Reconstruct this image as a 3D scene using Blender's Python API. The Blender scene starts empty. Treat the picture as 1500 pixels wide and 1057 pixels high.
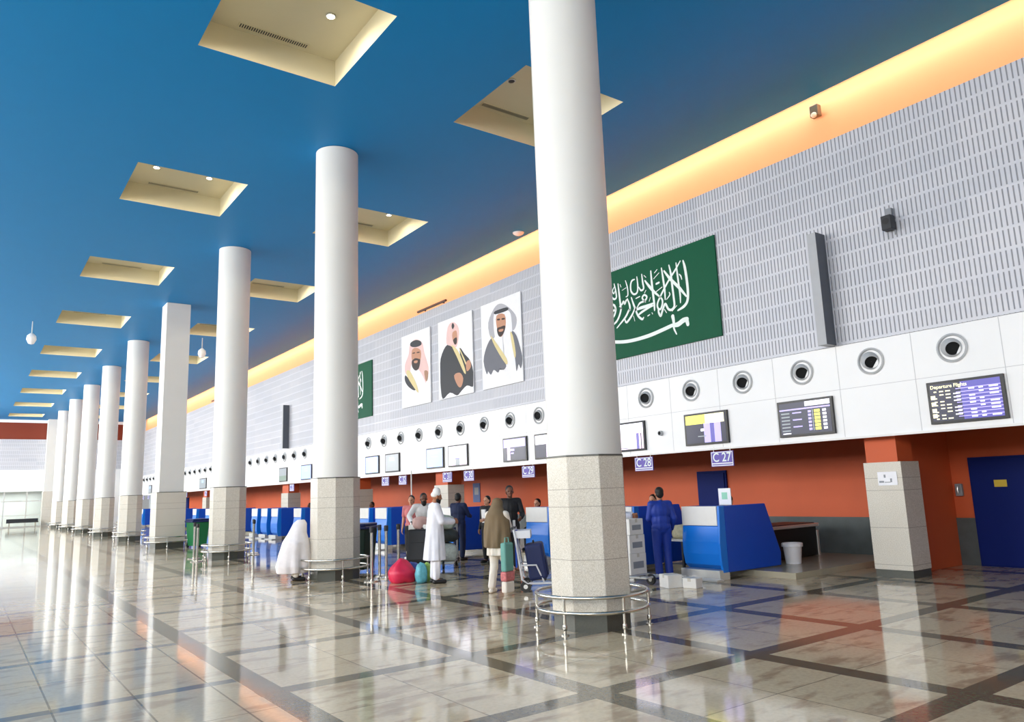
import bpy, bmesh, math, random
from mathutils import Vector, Matrix, Euler
random.seed(7)
PI=math.pi; R=math.radians
scene=bpy.context.scene; COL=scene.collection
cos,sin=math.cos,math.sin

# ------------------------------------------------------------------ materials
def srgb(r,g,b):
    f=lambda c:(c/255/12.92) if c/255<=.04045 else ((c/255+.055)/1.055)**2.4
    return (f(r),f(g),f(b),1)
class N:
    def __init__(s,m): s.t=m.node_tree; s.n=s.t.nodes; s.l=s.t.links
    def new(s,t,**k):
        n=s.n.new(t)
        for a,b in k.items(): setattr(n,a,b)
        return n
    def put(s,sock,v):
        if isinstance(v,bpy.types.NodeSocket): s.l.new(v,sock)
        else: sock.default_value=v
    def math(s,op,a,b=0,c=0):
        n=s.new('ShaderNodeMath',operation=op); s.put(n.inputs[0],a); s.put(n.inputs[1],b); s.put(n.inputs[2],c); return n.outputs[0]
    def mix(s,f,a,b):
        n=s.new('ShaderNodeMix',data_type='RGBA'); s.put(n.inputs[0],f); s.put(n.inputs[6],a); s.put(n.inputs[7],b); return n.outputs[2]
    def noise(s,vec,scale,detail=3,rough=.5):
        n=s.new('ShaderNodeTexNoise'); n.inputs['Scale'].default_value=scale; n.inputs['Detail'].default_value=detail; n.inputs['Roughness'].default_value=rough
        if vec is not None: s.l.new(vec,n.inputs['Vector'])
        return n.outputs[0]
    def ramp(s,v,a,b):   # smooth 0..1 between a and b
        n=s.new('ShaderNodeMapRange',clamp=True); n.interpolation_type='SMOOTHSTEP'
        s.put(n.inputs[0],v); n.inputs[1].default_value=a; n.inputs[2].default_value=b; return n.outputs[0]
MATS={}
def mat(name,col,rough=.5,metal=0,var=.06,scale=6,bump=0,bscale=40,spec=.5,emit=None,estr=0,coat=0):
    m=bpy.data.materials.new(name); m.use_nodes=True; k=N(m); p=k.n['Principled BSDF']
    c=srgb(*col)
    tc=k.new('ShaderNodeTexCoord').outputs['Object']
    if var:
        f=k.noise(tc,scale,4)
        a=tuple(x*(1-var) for x in c[:3])+(1,); b=tuple(min(1,x*(1+var)) for x in c[:3])+(1,)
        k.l.new(k.mix(f,a,b),p.inputs['Base Color'])
    else: p.inputs['Base Color'].default_value=c
    p.inputs['Roughness'].default_value=rough; p.inputs['Metallic'].default_value=metal
    p.inputs['Specular IOR Level'].default_value=spec
    if coat: p.inputs['Coat Weight'].default_value=coat
    if emit is not None:
        p.inputs['Emission Color'].default_value=srgb(*emit); p.inputs['Emission Strength'].default_value=estr
    if bump:
        b=k.new('ShaderNodeBump'); b.inputs['Strength'].default_value=bump; b.inputs['Distance'].default_value=.01
        k.l.new(k.noise(tc,bscale,3),b.inputs['Height']); k.l.new(b.outputs[0],p.inputs['Normal'])
    MATS[name]=m; return m

def floor_mat():
    m=bpy.data.materials.new('polished_marble'); m.use_nodes=True; k=N(m); p=k.n['Principled BSDF']
    tc=k.new('ShaderNodeTexCoord').outputs['Object']; s=k.new('ShaderNodeSeparateXYZ'); k.l.new(tc,s.inputs[0]); x,y=s.outputs[0],s.outputs[1]
    def band(v,off,pitch,w):      # 1 inside the stripe
        a=k.math('ADD',v,-off+pitch*400+pitch/2); a=k.math('MODULO',a,pitch); a=k.math('SUBTRACT',a,pitch/2); a=k.math('ABSOLUTE',a)
        return k.math('LESS_THAN',a,w/2)
    AND=lambda a,b:k.math('MULTIPLY',a,b); OR=lambda a,b:k.math('MAXIMUM',a,b)
    right=k.math('GREATER_THAN',x,2.12); left=k.math('SUBTRACT',1,right)
    bands=AND(right,OR(band(x,2.24,1.95,.23),band(y,2.8,1.9175,.21)))
    bandl=AND(left,band(y,7.3,2.32,.15))
    thin=OR(AND(left,OR(band(x,.7,.6,.016),band(y,7.3-1.16,2.32,.012))),AND(right,OR(band(x,2.24+.975,1.95,.012),band(y,2.8+.96,1.9175,.012))))
    # per-slab tone
    mp=k.new('ShaderNodeCombineXYZ'); fx=k.math('FLOOR',k.math('MULTIPLY',k.math('ADD',x,-2.24),1/.975)); fy=k.math('FLOOR',k.math('MULTIPLY',k.math('ADD',y,-2.8),1/.9588))
    k.l.new(fx,mp.inputs[0]); k.l.new(fy,mp.inputs[1]); wn=k.new('ShaderNodeTexWhiteNoise'); k.l.new(mp.outputs[0],wn.inputs[0])
    mpp=k.new('ShaderNodeMapping'); k.l.new(tc,mpp.inputs[0]); mpp.inputs['Rotation'].default_value=(0,0,R(28)); mpp.inputs['Scale'].default_value=(1.0,2.6,1)
    off=k.new('ShaderNodeVectorMath',operation='ADD'); k.l.new(mpp.outputs[0],off.inputs[0])
    sc=k.new('ShaderNodeVectorMath',operation='SCALE'); k.l.new(wn.outputs[1],sc.inputs[0]); sc.inputs['Scale'].default_value=.8; k.l.new(sc.outputs[0],off.inputs[1])
    big=k.noise(off.outputs[0],1.9,5,.55); fine=k.noise(tc,26,4,.6)
    base=k.mix(k.math('MULTIPLY',k.ramp(big,.5,.66),.85),srgb(218,200,168),srgb(168,144,118))
    base=k.mix(k.math('MULTIPLY',wn.outputs[0],.25),base,srgb(168,152,128))
    base=k.mix(k.math('MULTIPLY',k.ramp(fine,.35,.75),.25),base,srgb(140,128,110))
    # greener stone behind the left strip, greyer to the left
    base=k.mix(k.math('MULTIPLY',left,.35),base,srgb(160,158,148))
    dk=k.mix(k.ramp(fine,.35,.7),srgb(122,112,92),srgb(98,94,82))
    base=k.mix(bands,base,dk)
    base=k.mix(bandl,base,k.mix(k.noise(tc,3,2),srgb(104,108,114),srgb(134,134,132)))
    base=k.mix(k.math('MULTIPLY',thin,.6),base,srgb(70,62,54))
    k.l.new(base,p.inputs['Base Color'])
    r=k.math('MULTIPLY_ADD',k.noise(tc,2.2,3), .06,.045); k.l.new(r,p.inputs['Roughness'])
    p.inputs['Specular IOR Level'].default_value=.62
    b=k.new('ShaderNodeBump'); b.inputs['Strength'].default_value=.045; b.inputs['Distance'].default_value=.02
    k.l.new(k.noise(tc,2.5,2),b.inputs['Height']); k.l.new(b.outputs[0],p.inputs['Normal'])
    return m
def slat_mat():
    m=bpy.data.materials.new('slotted_grey_panel'); m.use_nodes=True; k=N(m); p=k.n['Principled BSDF']
    tc=k.new('ShaderNodeTexCoord').outputs['Object']; s=k.new('ShaderNodeSeparateXYZ'); k.l.new(tc,s.inputs[0]); y,z=s.outputs[1],s.outputs[2]
    x=s.outputs[0]; u=k.math('ADD',y,x)
    def per(v,off,pitch,w):
        a=k.math('MODULO',k.math('ADD',v,-off+pitch*4000),pitch); a=k.math('ABSOLUTE',k.math('SUBTRACT',a,pitch/2)); return k.ramp(a,w/2,w/2-.012)
    slot=k.math('MULTIPLY',per(u,0,.072,.028),per(z,3.9,.309,.272))
    row=k.math('FLOOR',k.math('MULTIPLY',k.math('ADD',z,-3.9),1/.309)); cb=k.new('ShaderNodeCombineXYZ'); k.l.new(row,cb.inputs[0]); k.l.new(k.math('FLOOR',k.math('MULTIPLY',u,1/1.285)),cb.inputs[1])
    w=k.new('ShaderNodeTexWhiteNoise'); k.l.new(cb.outputs[0],w.inputs[0])
    body=k.mix(w.outputs[0],srgb(196,198,206),srgb(208,208,214))
    c=k.mix(k.math('MULTIPLY',slot,.85),body,srgb(112,114,122)); k.l.new(c,p.inputs['Base Color']); p.inputs['Roughness'].default_value=.45; p.inputs['Metallic'].default_value=.1
    b=k.new('ShaderNodeBump',invert=True); b.inputs['Strength'].default_value=.5; b.inputs['Distance'].default_value=.02; k.l.new(slot,b.inputs['Height']); k.l.new(b.outputs[0],p.inputs['Normal'])
    return m
def stone_mat():
    m=bpy.data.materials.new('speckled_stone'); m.use_nodes=True; k=N(m); p=k.n['Principled BSDF']
    tc=k.new('ShaderNodeTexCoord').outputs['Object']; f=k.noise(tc,90,3,.7); g=k.noise(tc,3,4)
    c=k.mix(k.ramp(f,.35,.65),srgb(196,190,176),srgb(232,227,216)); c=k.mix(k.math('MULTIPLY',g,.3),c,srgb(196,184,164))
    s=k.new('ShaderNodeSeparateXYZ'); k.l.new(tc,s.inputs[0]); z=s.outputs[2]
    j=0
    for zz in (.2,.79,1.39,1.59):
        a=k.math('LESS_THAN',k.math('ABSOLUTE',k.math('ADD',z,-zz)),.004); j=a if j==0 else k.math('MAXIMUM',j,a)
    c=k.mix(k.math('MULTIPLY',j,.6),c,srgb(120,112,100))
    k.l.new(c,p.inputs['Base Color']); p.inputs['Roughness'].default_value=.22; return m
def paint(name,col,rough=.5,**k): return mat(name,col,rough,var=.03,scale=2,**k)

M={}
M['floor']=floor_mat(); M['slat']=slat_mat(); M['stone']=stone_mat()
M['ceil']=paint('blue_ceiling_paint',(8,126,192),.5,spec=.34); M['ceil'].node_tree.nodes['Principled BSDF'].inputs['Specular Tint'].default_value=(.12,.6,.95,1)
M['cream']=paint('cream_recess_paint',(218,210,180),.7)
M['white']=paint('white_panel',(240,240,240),.35)
M['colw']=paint('white_column_paint',(225,224,219),.45)
M['orange']=paint('orange_cove_paint',(246,172,118),.8)
M['terra']=mat('terracotta_wall',(205,92,48),.6,var=.08,scale=1.5)
M['brownwall']=paint('red_brown_wall',(124,44,16),.6)
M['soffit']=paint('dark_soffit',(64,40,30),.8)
M['wains']=mat('dark_green_marble',(84,92,92),.25,var=.25,scale=4)
M['plinth']=mat('dark_granite',(78,80,72),.3,var=.25,scale=60)
M['steel']=mat('brushed_steel',(205,202,192),.22,1,var=.05)
M['steelp']=mat('pale_steel',(220,220,216),.3,.6,var=.05)
M['seam']=mat('panel_seam',(198,198,200),.6)
M['black']=mat('black_plastic',(14,14,16),.35)
M['dark']=mat('dark_grey',(40,42,46),.5)
M['grey']=mat('mid_grey',(140,144,150),.5)
M['nozzle']=mat('nozzle_grey_paint',(186,188,190),.5)
M['hole']=mat('dark_bore',(6,8,10),.8)
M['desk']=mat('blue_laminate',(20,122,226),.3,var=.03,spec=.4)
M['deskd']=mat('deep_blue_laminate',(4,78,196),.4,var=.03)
M['deskw']=mat('white_laminate',(232,230,226),.35)
M['navydoor']=mat('navy_door_paint',(0,26,100),.6,spec=.2)
M['green']=mat('flag_green',(0,84,56),.6,spec=.25)
M['ink']=mat('white_print',(236,244,240),.5)
M['glass']=None
def glassy():
    m=bpy.data.materials.new('clear_glass'); m.use_nodes=True; k=N(m); t=k.t; t.nodes.remove(k.n['Principled BSDF'])
    a=k.new('ShaderNodeBsdfTransparent'); a.inputs[0].default_value=(.86,.92,.92,1); g=k.new('ShaderNodeBsdfGlossy'); g.inputs['Roughness'].default_value=.05
    f=k.new('ShaderNodeFresnel'); mx=k.new('ShaderNodeMixShader'); k.l.new(f.outputs[0],mx.inputs[0]); k.l.new(a.outputs[0],mx.inputs[1]); k.l.new(g.outputs[0],mx.inputs[2])
    k.l.new(mx.outputs[0],k.n['Material Output'].inputs[0]); return m
M['glass']=glassy()
def em(name,col,s=1.0):
    return mat(name,col,.3,var=0,emit=col,estr=s)
M['lamp']=em('lamp_glow',(255,238,200),30)
M['s_navy']=em('screen_navy',(22,26,52),.8); M['s_white']=em('screen_white',(240,240,252),1.0); M['s_lilac']=em('screen_lilac',(168,158,226),.9)
M['s_blue']=em('screen_pale_blue',(150,186,250),.9); M['s_yellow']=em('screen_yellow',(232,226,90),.95); M['s_pink']=em('screen_pink',(232,204,232),.95)
M['s_cream']=em('screen_cream',(246,238,190),1.0); M['s_violet']=em('screen_violet',(78,74,150),.9); M['s_grey']=em('screen_grey',(126,134,140),.7); M['s_green']=em('screen_green',(104,124,112),.6)
M['purple']=mat('sign_violet',(104,88,178),.5)
for n,c in dict(kef=(232,196,192),cloth=(238,238,242),beard=(44,26,20),skin=(196,142,112),gold=(222,206,150),brown=(170,130,104),slate=(104,106,116),inkblack=(40,42,48),grey2=(176,176,184)).items():  # black and slate are raised, putting haze into the print colours
    M['p_'+n]=mat('print_'+n,c,.55)
M['board']=mat('portrait_board_white',(240,240,242),.5)

# ------------------------------------------------------------------ mesh helpers
class MB:
    def __init__(s): s.bm=bmesh.new(); s.mi={}; s.ms=[]
    def m(s,material):
        if material.name not in s.mi: s.mi[material.name]=len(s.ms); s.ms.append(material)
        return s.mi[material.name]
    def face(s,vs,material):
        try: f=s.bm.faces.new(vs); f.material_index=s.m(material); return f
        except ValueError: return None
    def box(s,x0,x1,y0,y1,z0,z1,material,T=None):
        v=[s.bm.verts.new(Vector((x,y,z)) if T is None else T@Vector((x,y,z))) for x in(x0,x1) for y in(y0,y1) for z in(z0,z1)]
        for a in((0,1,3,2),(4,6,7,5),(0,4,5,1),(2,3,7,6),(0,2,6,4),(1,5,7,3)): s.face([v[i] for i in a],material)
        return s
    def quad(s,pts,material): s.face([s.bm.verts.new(p) for p in pts],material); return s
    def prism(s,poly,axis,a,b,material):
        """poly: 2D points in the other two axes (x,y for z; y,z for x; x,z for y)"""
        def P(p,t): return {'z':(p[0],p[1],t),'x':(t,p[0],p[1]),'y':(p[0],t,p[1])}[axis]
        lo=[s.bm.verts.new(P(p,a)) for p in poly]; hi=[s.bm.verts.new(P(p,b)) for p in poly]; n=len(poly)
        s.face(lo[::-1],material); s.face(hi,material)
        for i in range(n): s.face([lo[i],lo[(i+1)%n],hi[(i+1)%n],hi[i]],material)
        return s
    def tube(s,pts,r,material,n=10,closed=False,caps=True):
        pts=[Vector(p) for p in pts]; L=len(pts); rs=r if isinstance(r,(list,tuple)) else [r]*L; rings=[]; up=None
        for i,p in enumerate(pts):
            if closed: d=(pts[(i+1)%L]-pts[i-1])
            else: d=(pts[min(i+1,L-1)]-pts[max(i-1,0)])
            d=d.normalized() if d.length>1e-9 else Vector((0,0,1))
            if up is None: up=d.orthogonal().normalized()
            up=(up-d*up.dot(d)); up=up.normalized() if up.length>1e-6 else d.orthogonal().normalized()
            w=d.cross(up)
            rings.append([s.bm.verts.new(p+(up*cos(2*PI*j/n)+w*sin(2*PI*j/n))*rs[i]) for j in range(n)])
        for i in range(L if closed else L-1):
            A,B=rings[i],rings[(i+1)%L]
            for j in range(n): s.face([A[j],A[(j+1)%n],B[(j+1)%n],B[j]],material)
        if caps and not closed: s.face(rings[0][::-1],material); s.face(rings[-1],material)
        return s
    def lathe(s,prof,material,c=(0,0,0),n=24,axis='z',cap=True):
        rings=[]
        for r,h in prof:
            ring=[]
            for j in range(n):
                a=2*PI*j/n; x,y=r*cos(a),r*sin(a)
                p={'z':(x,y,h),'x':(h,x,y),'y':(x,h,y)}[axis]; ring.append(s.bm.verts.new(Vector(p)+Vector(c)))
            rings.append(ring)
        for A,B in zip(rings,rings[1:]):
            for j in range(n): s.face([A[j],A[(j+1)%n],B[(j+1)%n],B[j]],material)
        if cap: s.face(rings[0][::-1],material); s.face(rings[-1],material)
        return s
    def ell(s,c,r,material,rot=None,u=14,v=10):
        T=Matrix.Translation(c)@(rot.to_matrix().to_4x4() if rot else Matrix())@Matrix.Diagonal((*r,1))
        res=bmesh.ops.create_uvsphere(s.bm,u_segments=u,v_segments=v,radius=1,matrix=T); i=s.m(material)
        for vv in res['verts']:
            for f in vv.link_faces: f.material_index=i
        return s
    def build(s,name,parent=None,smooth=False,bevel=0,loc=None,angle=40):
        bmesh.ops.recalc_face_normals(s.bm,faces=s.bm.faces)
        me=bpy.data.meshes.new(name); s.bm.to_mesh(me); s.bm.free()
        for m in s.ms: me.materials.append(m)
        if smooth:
            me.polygons.foreach_set('use_smooth',[True]*len(me.polygons))
            try: me.set_sharp_from_angle(angle=R(angle))
            except Exception: pass
        o=bpy.data.objects.new(name,me); COL.objects.link(o)
        if parent: o.parent=parent
        if loc: o.location=loc
        if bevel:
            b=o.modifiers.new('bevel','BEVEL'); b.width=bevel; b.segments=2; b.limit_method='ANGLE'
        return o
def tag(o,label,cat,group=None,kind=None):
    o['label']=label; o['category']=cat
    if group: o['group']=group
    if kind: o['kind']=kind
    return o
def struct(o): o['kind']='structure'; return o
def empty(name,label=None,cat=None,loc=(0,0,0),rz=0,group=None):
    o=bpy.data.objects.new(name,None); o.empty_display_size=.1; COL.objects.link(o); o.location=loc; o.rotation_euler=(0,0,rz)
    if label: tag(o,label,cat,group)
    return o
def kids(o): return [c for c in bpy.data.objects if c.parent==o]
def dup(o,loc=None,rz=None,label=None,group=None,parent=None):
    c=o.copy(); COL.objects.link(c)
    if parent: c.parent=parent
    if loc is not None: c.location=loc
    if rz is not None: c.rotation_euler=(0,0,rz)
    if label: c['label']=label
    if group: c['group']=group
    for ch in kids(o): dup(ch,parent=c)
    return c
ORD=['first','second','third','fourth','fifth','sixth','seventh','eighth','ninth','tenth','eleventh','twelfth','thirteenth','fourteenth','fifteenth','sixteenth']
def text_into(mb,s,size,fn,material,spacing=1.0):
    """flat lettering; fn maps (x,y) of the text plane to world"""
    cu=bpy.data.curves.new('t','FONT'); cu.body=s; cu.size=size; cu.align_x='CENTER'; cu.align_y='CENTER'; cu.space_character=spacing; cu.offset=size*.012
    o=bpy.data.objects.new('t',cu); COL.objects.link(o); bpy.context.view_layer.update()
    me=bpy.data.meshes.new_from_object(o.evaluated_get(bpy.context.evaluated_depsgraph_get()))
    vs=[mb.bm.verts.new(fn(v.co.x,v.co.y)) for v in me.vertices]
    for p in me.polygons: mb.face([vs[i] for i in p.vertices],material)
    bpy.data.objects.remove(o); bpy.data.curves.remove(cu); bpy.data.meshes.remove(me)

# ------------------------------------------------------------------ columns and gap finder
COLX=6.15; COLY=[6.95+7.66*k for k in range(9)]
def az(x,y): return math.atan2(x,y)
def colspan(k):
    d=math.hypot(COLX,COLY[k]); a=az(COLX,COLY[k]); h=math.asin(.45/d); return a-h,a+h
COLN=['nearest','second','third','fourth','fifth','sixth','seventh','eighth','ninth']
def gap_of(x,y):
    a=az(x,y)
    for k in range(9):
        lo,hi=colspan(k)
        if lo<=a<=hi: return ('behind',k)
        if a>hi: return ('gap',k)       # to the right of column k
    return ('gap',9)
def gap_labels(pts,noun):
    """pts sorted near to far (right to left in view); returns one label for each"""
    gs=[gap_of(x,y) for x,y in pts]; out=[]
    for i,g in enumerate(gs):
        same=[j for j in range(len(gs)) if gs[j]==g]; n=same.index(i)
        if g[0]=='behind': out.append(f'{noun} hidden behind the {COLN[g[1]]} column' if len(same)==1 else f'{noun} behind the {COLN[g[1]]} column, {ORD[n]} from right')
        elif g[1]==0: out.append(f'{noun}, {ORD[len(same)-1-n]} to the right of the nearest column')
        elif g[1]==9: out.append(f'{noun} left of the farthest column, {ORD[n]} from right')
        else: out.append(f'{noun}, {ORD[n]} from right between {COLN[g[1]-1]} and {COLN[g[1]]} columns')
    return out

# ------------------------------------------------------------------ room shell
Y0,Y1=-14,76.0; XL=-12.0; XF=12.1; XB=14.74; ZC=9.0; XE=12.94
struct(MB().box(XL-.3,XB+.4,Y0,Y1+6,-.2,0,M['floor']).build('floor'))
# ceiling with recessed coffers
CX=[(-7.2,-4.82),(-2.28,.1),(2.62,5.0),(7.54,9.92)]; CYs=[(9.55+7.66*k,12.0+7.66*k) for k in range(-3,9)]
xs=sorted({XL,XE,*[v for c in CX for v in c]}); ys=sorted({Y0,Y1,*[v for c in CYs for v in c]})
mb=MB()
for xa,xb in zip(xs,xs[1:]):
    for ya,yb in zip(ys,ys[1:]):
        if (xa,xb) in CX and (ya,yb) in CYs: continue
        mb.quad([(xa,ya,ZC),(xb,ya,ZC),(xb,yb,ZC),(xa,yb,ZC)],M['ceil'])
mb.quad([(XE,Y0,ZC),(XE,Y1,ZC),(XE,Y1,ZC+.12),(XE,Y0,ZC+.12)],M['ceil'])
ceiling=struct(mb.build('ceiling'))
DZ=.5
for cx in CX:
    for cy in CYs:
        (a,b),(c,d)=cx,cy; m=MB(); z=ZC+DZ
        m.quad([(a,c,z),(b,c,z),(b,d,z),(a,d,z)],M['cream'])
        m.quad([(a,c,ZC),(b,c,ZC),(b,c,z),(a,c,z)],M['cream']); m.quad([(a,d,ZC),(b,d,ZC),(b,d,z),(a,d,z)],M['cream'])
        m.quad([(a,c,ZC),(a,d,ZC),(a,d,z),(a,c,z)],M['cream']); m.quad([(b,c,ZC),(b,d,ZC),(b,d,z),(b,c,z)],M['cream'])
        m.build('recess',ceiling)
struct(MB().quad([(XL,Y0,ZC+.9),(XB,Y0,ZC+.9),(XB,Y1,ZC+.9),(XL,Y1,ZC+.9)],M['dark']).build('trim_1'))
# right side: upper orange wall in the light slot, slotted grey cladding, white band, soffit, back wall
XO=13.4
struct(MB().box(XO,XO+.2,Y0,Y1,7.3,ZC+.9,M['orange']).build('wall_right_upper'))
struct(MB().box(XF,XF+.15,Y0,Y1,3.87,7.57,M['slat']).build('wall_right'))
struct(MB().box(XF+.15,XO+.2,Y0,Y1,7.25,7.4,M['orange']).build('trim_2'))
mb=MB(); mb.box(XF-.02,XF+.4,Y0,Y1,2.29,3.86,M['white'])
mb.box(XF-.06,XF-.02,Y0,Y1,2.255,2.29,M['deskw'])
for k in range(-8,58):
    y=4.43+1.2785*k
    if y<Y1: mb.box(XF-.0215,XF-.0195,y-.005,y+.005,2.3,3.855,M['seam'])
mb.box(XF-.0215,XF-.0195,Y0,Y1,3.105,3.113,M['seam'])
struct(mb.build('trim_3'))
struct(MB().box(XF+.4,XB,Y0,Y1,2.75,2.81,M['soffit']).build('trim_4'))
struct(MB().box(XB,XB+.2,Y0,Y1,0,2.8,M['terra']).build('wall_back'))
struct(MB().box(XB-.03,XB,6.22,Y1,0,.83,M['wains']).build('baseboard_back'))
struct(MB().box(12.92,XB-.001,6.55,6.7,0,2.75,M['terra']).build('wall_partition'))
# far wall
mb=MB(); mb.box(XL,XF,Y1,Y1+.3,2.95,4.76,M['white']); mb.box(XL,XF,Y1,Y1+.3,7.33,8.75,M['brownwall']); mb.box(XL,XF,Y1,Y1+.3,8.75,9.2,M['white'])
mb.box(6.4,XF,Y1,Y1+.3,0,2.95,M['white'])
struct(mb.build('wall_far'))
struct(MB().box(XL,XF,Y1-.05,Y1+.25,4.76,7.33,M['slat']).build('trim_5'))
mb=MB()
for x in [-11.5+1.6*i for i in range(12)]: mb.box(x-.04,x+.04,Y1+.1,Y1+.2,0,2.95,M['steelp'])
mb.box(XL,6.4,Y1+.08,Y1+.22,2.1,2.2,M['steelp']); mb.box(XL,6.4,Y1+.08,Y1+.22,0,.1,M['steelp']); mb.box(XL,6.4,Y1+.08,Y1+.22,.95,1.0,M['steelp'])
w=struct(mb.build('window_1')); MB().box(XL,6.4,Y1+.14,Y1+.15,.1,2.95,M['glass']).build('pane',w)
struct(MB().box(XL-.3,XB+.3,Y1+5.8,Y1+6,0,3.4,M['white']).build('wall_vestibule'))
# left glazed wall (outside the picture): piers, sill, head
mb=MB(); mb.box(XL-.3,XL,Y0,Y1,0,3.8,M['white']); mb.box(XL-.3,XL,Y0,Y1,8.8,ZC+.9,M['white'])
for k in range(24): y=Y0+3.83*k; mb.box(XL-.3,XL,y,y+.3,3.8,8.8,M['white'])
struct(mb.build('wall_left'))
mb=MB()
for k in range(70): y=Y0+1.28*k; mb.box(XL-.2,XL-.12,y,y+.06,3.8,8.8,M['grey'])
for z in (5.4,7.1): mb.box(XL-.2,XL-.12,Y0,Y1,z,z+.06,M['grey'])
struct(mb.build('window_2'))
struct(MB().box(XL-.3,XO+.4,Y0-.2,Y0,0,ZC+.9,M['white']).build('wall_near'))

# ------------------------------------------------------------------ doors, pillars
def door(name,y0,y1,z1,leafs,label=None):
    mb=MB(); mb.box(XB-.05,XB-.001,y0,y1,0,z1,M['navydoor']); d=struct(mb.build(name))
    w=(y1-y0)/leafs
    for i in range(leafs):
        MB().box(XB-.075,XB-.05,y0+w*i+.05,y0+w*(i+1)-.02,.02,z1-.06,M['navydoor']).build('door_leaf',d,bevel=.004)
    return d
d1=door('door_1',3.3,6.22,1.9,2); MB().box(XB-.085,XB-.075,5.62,5.82,1.37,1.49,mat('yellow_plate',(214,186,60),.5)).build('door_plate',d1)
MB().tube([(XB-.12,4.86,.95),(XB-.12,4.86,1.15)],.012,M['steel']).box(XB-.12,XB-.07,4.85,4.87,.96,.98,M['steel']).build('door_handle',d1)
door('door_2',11.6,12.48,1.9,1)
door('door_3',64.2,65.6,1.95,1)
mb=MB(); mb.box(7.0,8.6,Y1-.06,Y1-.005,0,2.2,M['navydoor']); struct(mb.build('door_4'))
PY=[(6.22,6.85,'nearest the large blue door'),(20.4,21.25,'between the nearest and second columns'),(27.0,27.8,'just right of the second column'),(34.75,35.68,'between the second and third columns'),(49.3,50.2,'between third and fourth columns')]
paper=mat('paper_white',(244,244,248),.6)
for i,(a,b,w) in enumerate(PY):
    e=empty('pillar',f'square pale stone pillar with orange top, {w}','pillar',(12.6,(a+b)/2,0),group='square pillars under the white band'); h=(b-a)/2
    MB().box(-.3,.3,-h,h,.12,1.85,M['stone']).build('stone_cladding',e,bevel=.006)
    MB().box(-.29,.29,-h+.01,h-.01,0,.12,M['plinth']).build('plinth',e)
    MB().box(-.26,.24,-h+.06,h-.04,1.85,2.75,M['terra']).build('upper_shaft',e)
m=MB(); m.box(12.288,12.297,6.3,6.62,1.47,1.69,paper)
for (y,z,w,h) in ((6.5,1.62,.03,.05),(6.56,1.53,.08,.03),(6.4,1.55,.03,.06),(6.46,1.52,.1,.012)): m.box(12.2865,12.288,y-w/2,y+w/2,z-h/2,z+h/2,M['grey'])
tag(m.build('paper_notice'),'white paper notice taped to the stone pillar beside the blue door','notice')
e=empty('wall_phone','small grey wall box with hook beside the large blue door','wall box',(XB-.02,6.42,1.33))
MB().box(-.07,0,-.06,.06,-.11,.11,M['grey']).build('housing',e,bevel=.01); MB().tube([(-.09,.0,.06),(-.11,0,0),(-.09,0,-.06)],.014,M['steelp'],8).build('handset',e,smooth=True)

# ------------------------------------------------------------------ columns
def make_column(k):
    sq=(k==3); e=empty('column','','column',(COLX,COLY[k],0))
    if sq:
        MB().box(-.42,.42,-.42,.42,1.98,ZC,M['colw']).build('shaft',e,bevel=.01)
        MB().box(-.5,.5,-.5,.5,.2,1.98,M['stone']).build('stone_base',e,bevel=.01); MB().box(-.47,.47,-.47,.47,0,.2,M['plinth']).build('plinth',e)
        MB().box(-.505,.505,-.505,.505,1.965,1.985,M['plinth']).build('collar',e)
    else:
        MB().lathe([(.45,1.98),(.45,ZC-.01)],M['colw'],n=64).build('shaft',e,smooth=True)
        oc=lambda r:[(r*cos(R(22.5+45*j)),r*sin(R(22.5+45*j))) for j in range(8)]
        MB().prism(oc(.49),'z',.2,1.97,M['stone']).build('stone_base',e,bevel=.008)
        MB().prism(oc(.497),'z',1.965,1.985,M['plinth']).build('collar',e)
        MB().prism(oc(.475),'z',0,.2,M['plinth']).build('plinth',e)
    return e
c0=make_column(0)
for k in range(9):
    e=c0 if k==0 else (make_column(3) if k==3 else dup(c0,(COLX,COLY[k],0)))
    e['label']=(f'{COLN[k]} round white column on an octagonal stone base' if k!=3 else 'square white column on square stone base, fourth from the camera')
    e['group']='columns along the hall'
e=empty('column','white square end pier at the far wall, beyond the ninth column','column',(6.1,75.4,0)); MB().box(-.5,.5,-.5,.5,2.9,8.99,M['colw']).build('shaft',e); MB().box(-.55,.55,-.55,.55,0,2.9,M['stone']).build('stone_base',e)
def make_guard():
    e=empty('guard_rail','','guard rail',(COLX,COLY[0],0)); rr=.66; n=48
    ring=lambda z:[(rr*cos(2*PI*j/n),rr*sin(2*PI*j/n),z) for j in range(n)]
    MB().tube(ring(.40),.021,M['steel'],10,closed=True).build('upper_ring',e,smooth=True)
    MB().tube(ring(.235),.021,M['steel'],10,closed=True).build('lower_ring',e,smooth=True)
    for j in range(6):
        a=R(200+60*j); x,y=rr*cos(a),rr*sin(a)
        MB().lathe([(.045,0),(.045,.012),(.016,.016),(.016,.40)],M['steel'],(x,y,0),12).lathe([(.022,.05),(.026,.06),(.026,.1),(.022,.11)],M['steel'],(x,y,0),12).build('post',e,smooth=True)
    return e
g0=make_guard()
for k in range(9):
    e=g0 if k==0 else dup(g0,(COLX,COLY[k],0))
    if k==3: e.scale=(1.12,1.12,1)
    e['label']=f'round steel guard rail at the foot of the {COLN[k]} column'; e['group']='guard rails around column bases'

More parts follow.
